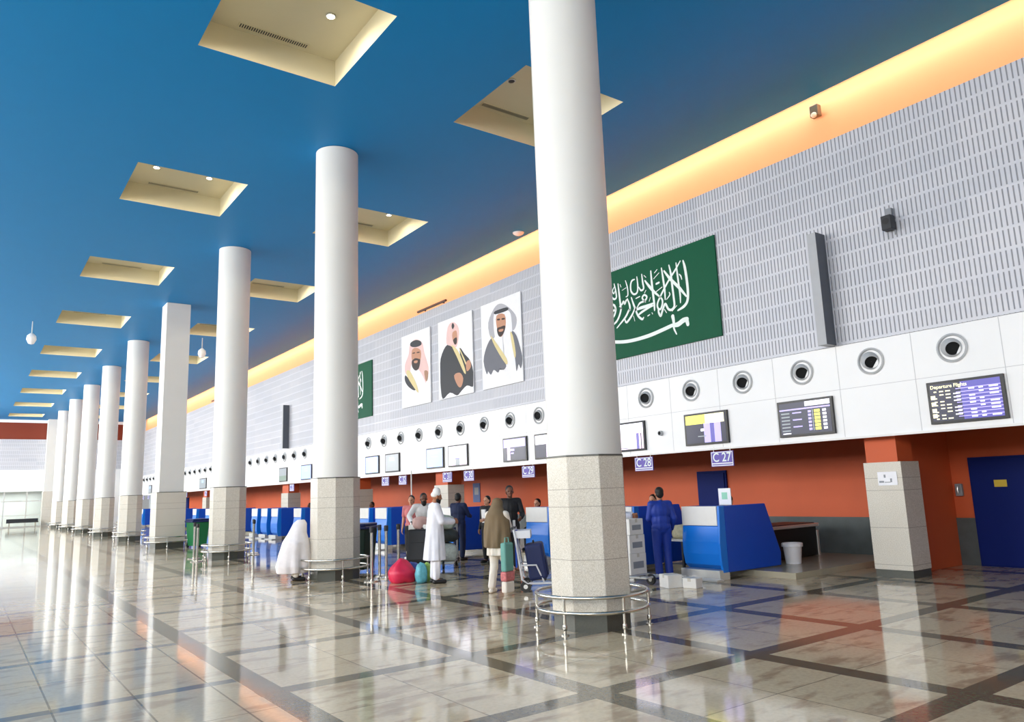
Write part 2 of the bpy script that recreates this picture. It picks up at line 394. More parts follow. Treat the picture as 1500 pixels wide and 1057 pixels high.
# ------------------------------------------------------------------ coffer lamps and grilles
def make_lamp():
    e=empty('downlight','','ceiling light',(0,0,0))
    MB().lathe([(.085,0),(.085,-.02),(.065,-.025),(.065,0)],M['steelp'],n=20).build('trim_ring',e,smooth=True)
    MB().lathe([(.001,-.012),(.062,-.012)],M['lamp'],n=20,cap=False).build('lens',e)
    return e
def make_grille():
    e=empty('air_grille','','air grille',(0,0,0)); m=MB(); m.box(-.6,.6,-.07,.07,-.012,0,M['cream']); m.build('frame',e)
    m=MB()
    for i in range(30): x=-.57+i*.0393; m.box(x-.008,x+.008,-.05,.05,-.018,-.012,M['dark'])
    m.build('louvre',e); return e
L0=make_lamp(); G0=make_grille(); first=True; firstg=True
rown={1:'leftmost row of recesses',2:'left row of recesses',3:'right row of recesses',0:'hidden row'}
lamps=[]
for i,cx in enumerate(CX):
    for k,cy in enumerate(CYs):
        kk=k-3
        if kk<-1: continue
        mx=(cx[0]+cx[1])/2; my=(cy[0]+cy[1])/2; z=ZC+DZ
        near={-1:'overhead',0:'nearest',1:'second',2:'third',3:'fourth',4:'fifth',5:'sixth',6:'seventh',7:'eighth',8:'ninth'}[kk]
        lit=not(i==3 and kk<=0)
        for s,sn in ((-.6,'left'),(.6,'right')):
            e=L0 if first else dup(L0); first=False; e.location=(mx+s,my,z)
            e['label']=f'{"round downlight" if lit else "unlit round downlight"}, {sn} one in the {near} recess of the {rown[i]}'; e['group']='downlights in the ceiling recesses'
            if lit: lamps.append((mx+s,my,z-.05))
            else:
                for c in kids(e):
                    if c.name.startswith('lens'): c.data=c.data.copy(); c.data.materials[0]=M['dark']
        if kk>=0:
            e=G0 if firstg else dup(G0); firstg=False; e.location=(mx,cy[1]-.18,z)
            e['label']=f'slotted air grille in the {near} recess of the {rown[i]}'; e['group']='air grilles in the ceiling recesses'
for (x,y,z) in lamps:
    l=bpy.data.lights.new('downlight_glow','SPOT'); l.energy=32; l.color=(1,.86,.62); l.shadow_soft_size=.06; l.spot_size=R(165); l.spot_blend=.4
    o=bpy.data.objects.new('downlight_glow',l); COL.objects.link(o); o.location=(x,y,z)
STROKES= [([(10.173, 6.282), (10.139, 6.13), (10.116, 5.912), (10.104, 5.67), (10.113, 5.489), (10.151, 5.372), (10.247, 5.296), (10.412, 5.248)], 0.045), ([(10.368, 6.285), (10.354, 6.044), (10.335, 5.768), (10.319, 5.566), (10.326, 5.398)], 0.032), ([(10.249, 6.296), (10.399, 6.142), (10.539, 6.02), (10.703, 5.859), (10.872, 5.667), (10.97, 5.529), (10.97, 5.427), (10.898, 5.382), (10.832, 5.484), (10.832, 5.585), (10.909, 5.676)], 0.032), ([(10.719, 6.198), (10.578, 6.001), (10.462, 5.871), (10.314, 5.707), (10.156, 5.5)], 0.048), ([(10.57, 6.289), (10.533, 6.091), (10.519, 5.842), (10.501, 5.552), (10.5, 5.366), (10.589, 5.3), (10.677, 5.341), (10.74, 5.463), (10.79, 5.431), (10.858, 5.308), (10.903, 5.231), (10.952, 5.313), (10.96, 5.431)], 0.037), ([(10.787, 6.282), (10.761, 6.048), (10.739, 5.781), (10.74, 5.564)], 0.037), ([(11.103, 6.299), (11.097, 6.044), (11.082, 5.775), (11.066, 5.536), (11.069, 5.391)], 0.04), ([(11.296, 6.124), (11.191, 5.979), (11.068, 5.83), (10.909, 5.676)], 0.045), ([(11.381, 6.296), (11.367, 6.112), (11.351, 5.958), (11.433, 5.933), (11.496, 6.024)], 0.032), ([(11.535, 6.275), (11.523, 6.06), (11.556, 5.917), (11.66, 5.897), (11.744, 5.993), (11.741, 6.145), (11.693, 6.224), (11.61, 6.234)], 0.032), ([(11.093, 5.557), (11.27, 5.538), (11.469, 5.537), (11.611, 5.524)], 0.05), ([(11.61, 5.538), (11.499, 5.649), (11.337, 5.672), (11.271, 5.745), (11.345, 5.807), (11.41, 5.748), (11.32, 5.638)], 0.032), ([(11.747, 5.841), (11.682, 5.645), (11.622, 5.511), (11.645, 5.598), (11.616, 5.471), (11.555, 5.354), (11.452, 5.272), (11.406, 5.304)], 0.037), ([(11.097, 5.506), (11.235, 5.492), (11.478, 5.427), (11.584, 5.374)], 0.037), ([(11.647, 5.583), (11.763, 5.427), (11.94, 5.298), (11.995, 5.385)], 0.037), ([(11.872, 5.84), (11.813, 5.674), (11.814, 5.553), (11.844, 5.566), (11.971, 5.426), (12.263, 5.233)], 0.037), ([(12.144, 6.26), (12.129, 6.054), (12.114, 5.849), (12.097, 5.676), (12.087, 5.665), (12.154, 5.51), (12.272, 5.381), (12.475, 5.298)], 0.037), ([(12.136, 5.715), (12.048, 5.757), (12.001, 5.808), (11.965, 5.738), (11.917, 5.804), (11.873, 5.825)], 0.034), ([(12.276, 5.715), (12.324, 5.664), (12.421, 5.685), (12.459, 5.756), (12.41, 5.815), (12.314, 5.786), (12.276, 5.715), (12.27, 5.659), (12.323, 5.546), (12.463, 5.436)], 0.037), ([(12.271, 6.291), (12.232, 6.11), (12.224, 5.952), (12.312, 5.934), (12.401, 6.056), (12.415, 6.28)], 0.032), ([(12.278, 6.215), (12.339, 6.135), (12.301, 6.064), (12.254, 6.115)], 0.024), ([(11.897, 6.276), (11.849, 6.11), (11.844, 5.925), (11.909, 5.894)], 0.026), ([(11.891, 6.105), (12.021, 6.074)], 0.018), ([(10.993, 6.225), (10.911, 6.278)], 0.026), ([(11.024, 6.1), (10.862, 6.191)], 0.024), ([(10.959, 5.966), (10.881, 5.976)], 0.058), ([(11.598, 5.784), (11.475, 5.801)], 0.034), ([(10.294, 6.014), (10.254, 5.961), (10.234, 5.885)], 0.026), ([(10.607, 5.691), (10.595, 5.631), (10.694, 5.553)], 0.024), ([(11.277, 5.896), (11.321, 5.847)], 0.024), ([(11.157, 5.704), (11.203, 5.626)], 0.021), ([(11.305, 6.247), (11.251, 6.188)], 0.021), ([(10.798, 5.853), (10.975, 5.793)], 0.024), ([(12.072, 6.226), (12.045, 6.158)], 0.024), ([(11.271, 5.308), (11.211, 5.325)], 0.032), ([(11.14, 5.354), (11.124, 5.321)], 0.024), ([(11.703, 5.4), (11.674, 5.274)], 0.018), ([(10.77, 5.346), (10.721, 5.264)], 0.024), ([(10.42, 5.355), (10.556, 5.264)], 0.024)]
SWORD= [([(12.493, 4.946), (12.102, 4.875), (11.731, 4.852), (11.291, 4.866), (10.904, 4.914), (10.602, 4.961)], [0.075, 0.078, 0.08, 0.085, 0.085, 0.08]), ([(10.602, 4.961), (10.44, 4.95), (10.292, 5.004), (10.186, 5.01)], [0.07, 0.11, 0.11, 0.1]), ([(10.195, 5.011), (10.171, 4.896)], [0.1, 0.08]), ([(10.566, 5.152), (10.55, 5.029), (10.555, 4.888), (10.495, 4.75)], [0.09, 0.07, 0.05, 0.03])]
PORT= {1: [('kef', [(22.282, 6.644), (21.878, 6.743), (21.444, 6.542), (21.311, 6.183), (21.089, 5.766), (21.051, 5.478), (21.344, 5.096), (21.679, 5.093), (21.909, 5.605), (22.198, 5.941), (22.359, 5.573), (22.662, 5.716), (22.655, 6.012), (22.391, 6.317)]), ('cloth', [(22.054, 5.723), (21.692, 5.669), (21.293, 5.231), (21.346, 5.049), (21.715, 4.86), (21.919, 5.221)]), ('black', [(22.25, 6.688), (21.879, 6.719), (21.539, 6.608), (21.523, 6.484), (21.885, 6.475), (22.233, 6.561)]), ('skin', [(22.166, 6.402), (21.886, 6.451), (21.548, 6.295), (21.586, 5.989), (21.901, 5.894), (22.165, 6.082)]), ('beard', [(22.176, 6.035), (22.034, 6.09), (21.895, 6.097), (21.681, 6.038), (21.586, 5.979), (21.69, 5.726), (21.926, 5.68), (22.151, 5.836)]), ('skin', [(22.016, 6.019), (21.78, 6.001), (21.802, 5.927), (21.998, 5.948)]), ('beard', [(22.108, 6.318), (21.949, 6.306), (21.95, 6.272), (22.109, 6.284)]), ('beard', [(21.811, 6.292), (21.636, 6.276), (21.637, 6.243), (21.812, 6.258)]), ('black', [(22.664, 5.617), (22.461, 5.515), (21.922, 5.125), (22.023, 5.018), (22.418, 5.191), (22.669, 5.421)]), ('gold', [(22.558, 5.75), (22.305, 5.712), (21.87, 5.214), (21.733, 4.91), (21.972, 5.06), (22.461, 5.515)]), ('brown', [(21.33, 5.567), (21.096, 5.532), (21.104, 5.298), (21.228, 5.222)])], 2: [('black', [(19.948, 6.157), (19.603, 6.164), (19.358, 5.985), (19.052, 5.446), (18.742, 5.181), (18.427, 5.219), (18.406, 4.832), (18.453, 4.668), (18.762, 4.751), (19.088, 4.621), (19.337, 4.521), (19.749, 4.66), (20.184, 4.512), (20.301, 4.911), (20.311, 5.369), (20.268, 5.821)]), ('black', [(19.111, 5.964), (18.838, 5.719), (18.57, 5.5), (18.429, 5.177), (18.744, 5.138), (19.048, 5.534)]), ('kef', [(19.795, 6.747), (19.491, 6.846), (19.204, 6.675), (19.133, 6.392), (19.315, 6.022), (19.69, 6.134), (19.9, 6.263)]), ('skin', [(19.521, 6.511), (19.285, 6.533), (19.248, 6.234), (19.394, 6.126), (19.514, 6.283)]), ('beard', [(19.489, 6.278), (19.286, 6.322), (19.276, 6.15), (19.395, 6.113)]), ('black', [(19.563, 6.737), (19.492, 6.823), (19.395, 6.713), (19.5, 6.62)]), ('gold', [(19.588, 6.125), (19.357, 6.007), (19.081, 5.716), (18.806, 5.19), (18.903, 5.161), (19.287, 5.705)]), ('gold', [(19.153, 5.949), (19.073, 5.891), (18.732, 5.396), (18.812, 5.409)]), ('skin', [(19.476, 5.157), (19.144, 5.197), (18.951, 4.994), (19.082, 4.751), (19.283, 4.821)]), ('skin', [(18.77, 5.446), (18.57, 5.492), (18.517, 5.276), (18.742, 5.181)])], 3: [('grey', [(17.534, 6.425), (17.223, 6.782), (16.933, 6.864), (16.592, 6.725), (16.205, 6.396), (16.153, 6.144), (16.297, 5.972), (16.458, 6.084), (16.665, 6.659), (17.161, 6.6), (17.195, 5.981), (17.448, 5.986)]), ('cloth', [(17.232, 6.615), (16.871, 6.704), (16.466, 6.534), (16.382, 6.231), (16.368, 5.905), (16.279, 5.169), (16.378, 4.63), (16.774, 4.767), (16.785, 5.171), (17.138, 5.722), (17.257, 6.159)]), ('black', [(17.178, 6.696), (16.594, 6.685), (16.565, 6.588), (17.161, 6.6)]), ('skin', [(17.107, 6.547), (16.708, 6.504), (16.681, 6.129), (16.917, 5.887), (17.099, 6.17)]), ('beard', [(17.099, 6.17), (16.936, 6.187), (16.693, 6.172), (16.773, 5.983), (16.952, 5.902), (17.066, 5.998)]), ('skin', [(17.003, 6.118), (16.794, 6.102), (16.825, 6.042), (16.992, 6.058)]), ('beard', [(17.07, 6.447), (16.943, 6.429), (16.945, 6.388), (17.072, 6.406)]), ('beard', [(16.845, 6.417), (16.707, 6.401), (16.709, 6.36), (16.848, 6.376)]), ('slate', [(17.414, 5.938), (17.204, 5.816), (16.719, 5.12), (16.833, 4.936), (17.002, 5.002), (17.113, 4.897), (17.32, 5.01), (17.47, 4.888), (17.609, 5.012), (17.686, 4.94), (17.828, 5.338), (17.683, 5.693)]), ('slate', [(16.4, 5.931), (16.175, 5.788), (15.978, 5.277), (15.928, 5.034), (16.036, 4.855), (16.126, 4.987), (16.235, 4.807), (16.279, 5.169)]), ('gold', [(17.424, 6.024), (17.204, 5.816), (16.678, 5.235), (16.721, 5.08), (17.213, 5.652)]), ('gold', [(16.468, 5.924), (16.34, 5.819), (16.237, 5.321), (16.309, 5.214)])]}
# ------------------------------------------------------------------ air nozzles in the white band
def make_nozzle(tilt_y,tilt_z):
    e=empty('air_nozzle','','air nozzle')
    MB().lathe([(.215,.0),(.225,-.02),(.2,-.03),(.165,.03),(.14,.09)],M['nozzle'],n=32,axis='x',cap=False).build('flange',e,smooth=True)
    m=MB(); T=Matrix.Rotation(R(tilt_z),4,'Z')@Matrix.Rotation(R(tilt_y),4,'Y')
    m.lathe([(.15,.07),(.15,.02),(.135,-.05),(.112,-.09),(.104,-.09),(.1,.0)],M['nozzle'],n=28,axis='x',cap=False)
    for v in m.bm.verts: v.co=T@v.co
    b=m.build('swivel_ball',e,smooth=True)
    m=MB(); m.lathe([(.001,-.052),(.101,-.052),(.101,-.0)],M['hole'],n=24,axis='x',cap=False)
    for v in m.bm.verts: v.co=T@v.co
    m.build('bore',b); return e
nz=[make_nozzle(-16,31),make_nozzle(-8,22),make_nozzle(-22,34)]; used=set()
NP=[(XF-.02,5.11+1.283*k) for k in range(-1,54)]; lab=gap_labels(NP,'round air nozzle')
for i,((x,y),l) in enumerate(zip(NP,lab)):
    v=[1,0,2,0,0,0,1,0,2][i%9]; e=nz[v] if v not in used else dup(nz[v]); used.add(v); e.location=(x,y,3.51); e['label']=l; e['group']='air nozzles along the white band'
# ------------------------------------------------------------------ monitors
XS=XF-.03
def bars(m,y0,y1,z,h,material,n=1,x=0,gap=.3):
    w=(y1-y0)/n
    for i in range(n): m.box(x-.003,x,y0+w*i+w*gap/2,y0+w*(i+1)-w*gap/2,z-h/2,z+h/2,material)
def screen(i,yr,w,style,label,z0=2.375,z1=3.02):
    e=empty('monitor',label,'monitor',(XS,yr+w/2,(z0+z1)/2),group='flight monitors on the white band'); h=(z1-z0)/2; b=w/2
    MB().box(-.04,.012,-b,b,-h,h,M['dark'] if style in('grey','pink','bluep','greenp') else M['black']).build('frame',e,bevel=.004)
    m=MB(); x=-.042; q=b-.045; g=h-.04
    def P(y0,y1,z0,z1,mt,d=0): m.box(x-.001-d,x,y0,y1,z0,z1,mt)   # y grows to the left in view
    if style=='table':
        P(-q,q,-g,g,M['s_violet']); P(-q,.02,-g,g,M['s_lilac'],.001) if 0 else None
        P(.05,q,-g,g,M['s_navy'],.001)
        for r in range(9):
            z=g-.1-r*.052; P(-q,.12,z-.006,z+.006,M['s_lilac'],.002)
            for c,(ya,yb) in enumerate(((.44,.40),(.36,.3),(.27,.2),(.16,.06),(-.06,-.14),(-.2,-.26),(-.34,-.46))):
                if (r*3+c)%4!=3: P(yb,ya,z-.026,z-.008,M['s_cream'] if c<3 else M['s_white'],.003)
        text_into(m,'Departure Flights',.075,lambda a,b_:(x-.004,.22-a,g-.045+b_),M['s_cream'])
        for z in (.08,-.02,-.12,-.2): P(q-.07,q-.005,z-.03,z+.03,M['s_cream'],.004)
    elif style=='columns':
        P(-q,q,-g,g,M['s_navy']); P(-q,-.02,.2,g,M['s_white'],.001); P(-q,q,.15,.175,M['s_lilac'],.001)
        for r in range(6):
            z=.1-r*.062
            P(.3,q-.03,z-.015,z+.01,M['s_grey'],.002)
            if r%2==0: P(.06,.24,z-.012,z+.01,M['s_lilac'],.002)
            P(-.13,-.07,z-.02,z+.02,M['s_lilac'],.002); P(-.3,-.19,z-.024,z+.024,M['s_yellow'],.002)
            P(-.42,-.35,z-.02,z+.02,M['s_white'],.002); P(-.17,-.15,z-.028,z+.028,M['s_grey'],.002)
        P(.3,q-.04,-g+.01,-g+.03,M['s_white'],.002)
    elif style=='yellow':
        P(-q,q,-g,g,M['s_navy']); P(.0,q,.1,g,M['s_yellow'],.001); P(-q+.03,.0,.1,g,M['s_cream'],.001)
        P(-.38,.04,-g,.1,M['s_lilac'],.001); P(-.22,-.12,-g,.1,M['s_violet'],.002); P(.04,.12,-.05,0,M['s_white'],.002); P(.0,.2,-.16,-.14,M['s_grey'],.002)
    elif style=='pink':
        P(-q,q,-g,g,M['s_pink']); P(-q,q,.08,g,M['s_white'],.001); P(-.3,-.22,-g,.06,M['s_violet'],.001); P(-.38,-.35,-g,.06,M['s_navy'],.001)
        P(.05,.35,-g+.02,-g+.04,M['s_grey'],.001)
    elif style=='split':
        P(-q,q,-g,g,M['s_navy']); P(-q,q,.06,g,M['s_lilac'],.001); P(.2,.33,-g,.06,M['s_pink'],.001); P(.0,.2,-.04,.02,M['s_lilac'],.002); P(.03,.16,-.12,-.08,M['s_lilac'],.002)
    elif style=='splitw':
        P(-q,q,-g,g,M['s_white']); P(.1,q,-g,.05,M['s_navy'],.001); P(-.3,.1,-g,.05,M['s_pink'],.001); P(-.22,-.14,-.1,0,M['s_lilac'],.002)
    elif style in('bluep','blue'):
        P(-q,q,-g,g,M['s_blue']); P(-.15,.2,.12,.15,M['s_lilac'],.001); P(-.2,.2,.04,.06,M['s_lilac'],.001)
    elif style=='white':
        P(-q,q,-g,g,M['s_white']); P(-.12,.12,-g,-.08,M['s_grey'],.001); P(-.16,.16,-.1,-.07,M['s_lilac'],.001); P(-q,q,-g,-.22,M['s_pink'],.0005)
    elif style=='grey':
        P(-q,q,-g,g,M['s_grey']); P(-.2,.2,.05,.2,M['s_blue'],.001)
    elif style=='green':
        P(-q,q,-g,g,M['s_green']); P(-q,q,-.05,g,M['s_grey'],.001)
    elif style=='stripes':
        P(-q,q,-g,g,M['s_navy'])
        for r in range(5): P(-q+.1+r*.19,-q+.18+r*.19,-g,g,M['s_blue'],.001)
    m.build('display',e)
    return e
SC=[(4.46,1.08,'table','large flight table monitor above the blue doors, rightmost on the band'),
(7.13,1.09,'columns','dark monitor with white and yellow columns beside the stone pillar'),
(9.36,1.09,'yellow','monitor with a yellow banner above the C 27 sign'),
(11.59,.95,'pink','pale pink and white monitor right beside the nearest column'),
(14.35,1.2,'splitw','white and navy monitor just left of the nearest column'),
(15.9,1.08,'split','navy and lilac monitor, second to the left of the nearest column'),
(18.81,1.1,'white','white monitor with black edge and grey figure below the middle portrait'),
(20.2,1.06,'blue','pale blue monitor with black edge below the left portrait'),
(23.14,1.06,'grey','pale grey monitor, second from right beside the second column'),
(24.72,1.1,'bluep','pale blue monitor just right of the second column'),
(31.19,1.2,'bluep','pale blue monitor just left of the second column'),
(34.22,1.02,'green','green and grey monitor between the second and third columns'),
(44.5,1.3,'stripes','blue striped monitor just left of the third column'),
(48.4,1.6,'grey','pale lilac monitor between the third and square columns'),
(61.5,1.3,'green','dim green monitor just left of the square column'),
(64.8,1.1,'grey','dark small monitor, farthest along the white band')]
for i,(y,w,s,l) in enumerate(SC): screen(i,y,w,s,l)
# ------------------------------------------------------------------ desk number signs
def sign(y,txt,label):
    e=empty('desk_sign',label,'sign',(XF-.03,y,2.07),group='desk number signs under the band')
    MB().box(-.012,.012,-.27,.27,-.145,.15,M['purple']).build('sign_board',e)
    m=MB(); m.box(-.0135,-.0125,-.26,.26,-.135,.14,M['board'])
    m.box(-.0145,-.0135,-.245,.245,-.075,.125,M['purple']); m.box(-.0145,-.0135,-.245,.245,-.118,-.098,M['purple'])
    text_into(m,txt,.245,lambda a,b:(-.0155,-a*.92,.025+b),M['ink']); m.build('lettering',e)
    MB().tube([(0,.2,.15),(0,.2,.24)],.006,M['steel'],6).tube([(0,-.2,.15),(0,-.2,.24)],.006,M['steel'],6).build('hanger',e)
for y,t,l in [(9.58,'C 27','violet and white C 27 desk sign hanging under the band'),(11.7,'C 28','violet and white C 28 desk sign right of the nearest column'),
 (15.9,'C 29','small desk sign C 29 just left of the nearest column'),(18.8,'C 30','desk sign C 30 hanging above the white capped man'),(20.03,'C 31','desk sign C 31 hanging beside sign C 30'),
 (22.95,'C 32','desk sign C 32 hanging above the bearded man'),(24.25,'C 33','desk sign C 33, right beside the second column'),
 (33.6,'C 35','desk sign C 35 hanging left of the second column'),(46.0,'C 38','desk sign C 38, rightmost of three beyond the third column'),(48.5,'C 39','desk sign C 39, middle of three beyond the third column'),(53.5,'C 40','desk sign C 40, beside the square column'),(66,'C 43','desk sign C 43 beyond the square column, right one'),(68,'C 44','desk sign C 44 beyond the square column, left one')]: sign(y,t,l)
# ------------------------------------------------------------------ flags
def ribbon(m,pts,w,x,material,th=.006):
    P=[Vector((0,a,b)) for a,b in pts]; n=len(P); W=w if isinstance(w,list) else [w*(.55 if i in(0,n-1) else 1) for i in range(n)]
    Q=[];V=[]
    for i in range(n-1):
        p0,p1,p2,p3=P[max(i-1,0)],P[i],P[i+1],P[min(i+2,n-1)]
        for s in range(4):
            t=s/4; Q.append(.5*((2*p1)+(p2-p0)*t+(2*p0-5*p1+4*p2-p3)*t*t+(3*p1-p0-3*p2+p3)*t**3)); V.append(W[i]*(1-t)+W[i+1]*t)
    Q.append(P[-1]);V.append(W[-1]); L=[];Rr=[]
    for i,q in enumerate(Q):
        d=(Q[min(i+1,len(Q)-1)]-Q[max(i-1,0)]); d=d.normalized() if d.length else Vector((0,0,1)); s=Vector((0,-d.z,d.y))*V[i]/2
        L.append(m.bm.verts.new(Vector((x,0,0))+q+s)); Rr.append(m.bm.verts.new(Vector((x,0,0))+q-s))
    for i in range(len(Q)-1): m.face([L[i],L[i+1],Rr[i+1],Rr[i]],material)
    for q,r in ((Q[0],V[0]),(Q[-1],V[-1])):
        m.face([m.bm.verts.new(Vector((x-.0003,0,0))+q+Vector((0,cos(a*PI/5),sin(a*PI/5)))*r/2) for a in range(10)],material)
def flag(dy,label):
    e=empty('flag',label,'flag',(XF-.01,9.33+dy,4.5),group='green flags on the slotted wall')
    MB().box(-.035,0,0,4.17,0,2.1,M['green']).build('panel',e)
    m=MB()
    for i,(p,w) in enumerate(STROKES): ribbon(m,[(a-9.33,b-4.5) for a,b in p],w*1.45,-.036-.0004*i,M['ink'])
    m.build('calligraphy',e)
    m=MB(); tip=[(12.95,5.2),(12.8,5.07),(12.62,4.99)]
    for i,(p,w) in enumerate(SWORD):
        if i==0: p=tip+p; w=[.01,.05,.07]+w
        ribbon(m,[(a-9.33,b-4.5) for a,b in p],w,-.036-.0004*i,M['ink'])
    m.build('sword',e); return e
flag(0,'green flag with white script and sword, right of portraits beside the nearest column')
flag(15.97,'green flag with white script and sword, just right of the second column')
# ------------------------------------------------------------------ portraits
PM=dict(kef='p_kef',cloth='p_cloth',beard='p_beard',skin='p_skin',gold='p_gold',brown='p_brown',slate='p_slate',black='p_inkblack',grey='p_grey2')
for k,(a,b),l in ((1,(20.94,22.91),'portrait board of bearded man in pink checked headscarf, leftmost of three'),(2,(18.4,20.4),'portrait board of seated man in dark gold-edged cloak, middle of three'),(3,(15.95,17.9),'portrait board of man in white headscarf and grey cloak, rightmost of three')):
    e=empty('portrait_board',l,'portrait',(XF-.01,(a+b)/2,5.75),group='portrait boards on the slotted wall')
    MB().box(-.04,0,-(b-a)/2,(b-a)/2,-1.25,1.25,M['board']).build('board',e)
    m=MB()
    for i,(n,p) in enumerate(PORT[k]):
        P=[Vector((-.041-.0006*i,y-(a+b)/2,z-5.75)) for y,z in p]; P=[Vector((q.x,max(min(q.y,(b-a)/2-.01),-(b-a)/2+.01),q.z)) for q in P]; Q=[]
        for j in range(len(P)):     # soften the outline
            p0,p1,p2,p3=P[j-1],P[j],P[(j+1)%len(P)],P[(j+2)%len(P)]
            for t in (0,.33,.66): Q.append(.5*((2*p1)+(p2-p0)*t+(2*p0-5*p1+4*p2-p3)*t*t+(3*p1-p0-3*p2+p3)*t**3))
        f=m.face([m.bm.verts.new(q) for q in Q],M[PM[n]])
        if f: bmesh.ops.triangulate(m.bm,faces=[f])
    m.build('printed_figure',e)
# ------------------------------------------------------------------ things on the wall and ceiling
for y,l in ((6.97,'tall grey box fin standing out from the slotted wall, right one'),(34.15,'tall dark box fin on the slotted wall, between second and third columns')):
    e=empty('wall_duct',l,'duct',(XF,y,3.88),group='tall box fins on slotted wall'); MB().box(-.3,0,0,.17,0,2.0,mat('duct_grey',(176,178,182),.5)).build('casing',e,bevel=.004)
    MB().box(-.303,-.02,-.004,0,.0,2.0,mat('duct_shaded',(92,96,104),.6)).build('side_panel',e)  # darker sheet paints the shade on the side turned from the windows
e=empty('wall_speaker','small black loudspeaker on a bracket on the slotted wall','speaker',(XF-.1,5.78,5.72))
MB().box(-.1,.06,-.08,.08,-.14,.1,M['dark']).build('cabinet',e,bevel=.01); MB().lathe([(.001,-.101),(.05,-.101),(.055,-.106)],M['black'],n=16,axis='x').build('cone',e); MB().box(.02,.1,-.05,.05,.1,.24,M['grey']).build('bracket',e); MB().tube([(.05,.06,-.13),(.05,.06,-.26)],.01,M['grey'],6).build('mounting_rod',e); MB().tube([(.05,-.06,-.13),(.05,-.06,-.22)],.01,M['grey'],6).build('mounting_rod',e)
e=empty('projector_lamp','small floodlight fixed on the orange cove wall','wall light',(XO,7.55,8.85))
MB().box(-.2,-.06,-.09,.09,-.12,.12,mat('bronze',(120,104,80),.4,.4)).build('housing',e,bevel=.015); MB().box(-.06,0,-.03,.03,-.03,.03,M['grey']).build('bracket',e); MB().ell((-.2,0,-.1),(.05,.06,.06),M['cream']).build('lens',e,smooth=True)
def rail(y,l):
    e=empty('light_bar',l,'light bar',(XF-.12,y,7.6),group='dark bars at the top of slotted wall')
    MB().box(-.05,.02,-.92,.92,-.03,.03,mat('bar_brown',(96,66,44),.5)).build('housing',e,bevel=.005)
    for s in (-.6,.6): MB().box(.02,.12,s-.02,s+.02,-.015,.015,M['dark']).build('arm',e)
rail(20.65,'thin dark light bar over the portraits at the wall top'); rail(46.5,'thin dark light bar at the wall top just right of the third column')
def dome(loc,l,s=1):
    e=empty('ceiling_sensor',l,'sensor',loc); MB().lathe([(.11*s,0),(.11*s,-.025*s),(.07*s,-.05*s),(.02*s,-.07*s)],M['white'],n=20).build('dome',e,smooth=True); MB().lathe([(.12*s,0),(.12*s,-.008*s)],M['steelp'],n=20).build('base_ring',e)
dome((12.6,16.65,ZC),'small white round sensor at the ceiling edge by the orange strip',1.4)
def pend(loc,l):
    e=empty('hanging_camera',l,'camera',loc,group='white cameras hanging from blue ceiling'); MB().tube([(0,0,0),(0,0,-.55)],.02,M['steelp'],8).build('stem',e); MB().lathe([(.06,-.5),(.16,-.6),(.18,-.75),(.1,-.92),(.02,-.95)],M['white'],n=16).build('housing',e,smooth=True)
pend((1.83,35.1,ZC),'white camera hanging from the ceiling far left'); pend((8.45,35.5,ZC),'white camera hanging from ceiling between square and third columns')
e=empty('band_camera','small round camera on the white band near sign C 28','camera',(XF-.02,11.14,2.7)); MB().lathe([(.055,0),(.055,-.05),(.05,-.07)],M['nozzle'],n=20,axis='x').build('housing',e,smooth=True); MB().lathe([(.001,-.075),(.035,-.075),(.04,-.07)],M['hole'],n=16,axis='x').build('lens',e)
tag(MB().box(XB-.02,XB-.002,22.25,22.7,1.24,1.9,mat('poster_blue',(58,84,140),.5)).box(XB-.021,XB-.02,22.35,22.6,1.5,1.75,M['grey']).build('wall_poster'),'blue grey poster on the terracotta wall behind the portraits side desks','poster')
# ------------------------------------------------------------------ desk platform and desks
mb=MB(); mb.box(11.2,XB-.035,7.6,Y1-1,0,.1,mat('platform_stone',(176,168,146),.2,var=.12,scale=3)); struct(mb.build('platform'))
def make_desk():
    """origin: front right corner on the floor; +y runs to the left in view, +x to the back"""
    e=empty('checkin_desk','','check-in desk'); W=.80
    m=MB(); poly=[(.0,.2),(.035,.22),(.05,.55),(.02,.88),(.0,.9),(.0,.2)]
    # front shell: bulging profile swept along y
    pr=[(.10,.16),(.0,.24),(-.035,.42),(-.035,.62),(-.01,.8),(.0,.885),(.12,.885),(.12,.16)]
    m.prism([(x,z) for x,z in pr],'y',.0,W,M['desk']).build('front_panel',e,bevel=.01)
    MB().box(-.01,.13,.03,W-.0,.89,1.215,M['deskw']).build('fascia_panel',e,bevel=.008)
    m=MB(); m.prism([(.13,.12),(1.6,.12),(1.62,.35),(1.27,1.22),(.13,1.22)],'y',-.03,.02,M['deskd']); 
    pts=[(.0,.12),(.13,.12),(.13,1.22),(.0,1.22),(-.02,.9),(-.05,.6),(-.04,.3)]; m.prism(pts,'y',-.03,.02,M['desk']); m.build('side_panel',e,bevel=.012)  # lighter blue front strip paints in the light on the rounded corner
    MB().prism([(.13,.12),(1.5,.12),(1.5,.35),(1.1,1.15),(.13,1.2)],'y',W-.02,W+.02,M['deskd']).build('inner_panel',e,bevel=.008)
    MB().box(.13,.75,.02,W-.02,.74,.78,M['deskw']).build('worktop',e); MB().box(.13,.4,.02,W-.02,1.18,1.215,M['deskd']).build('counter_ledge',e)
    MB().box(-.1,.16,-.02,W+.02,.0,.165,M['steelp']).box(-.28,-.1,-.1,W+.02,0,.035,M['steelp']).build('kick_plate',e,bevel=.006)
    return e
D0=make_desk()
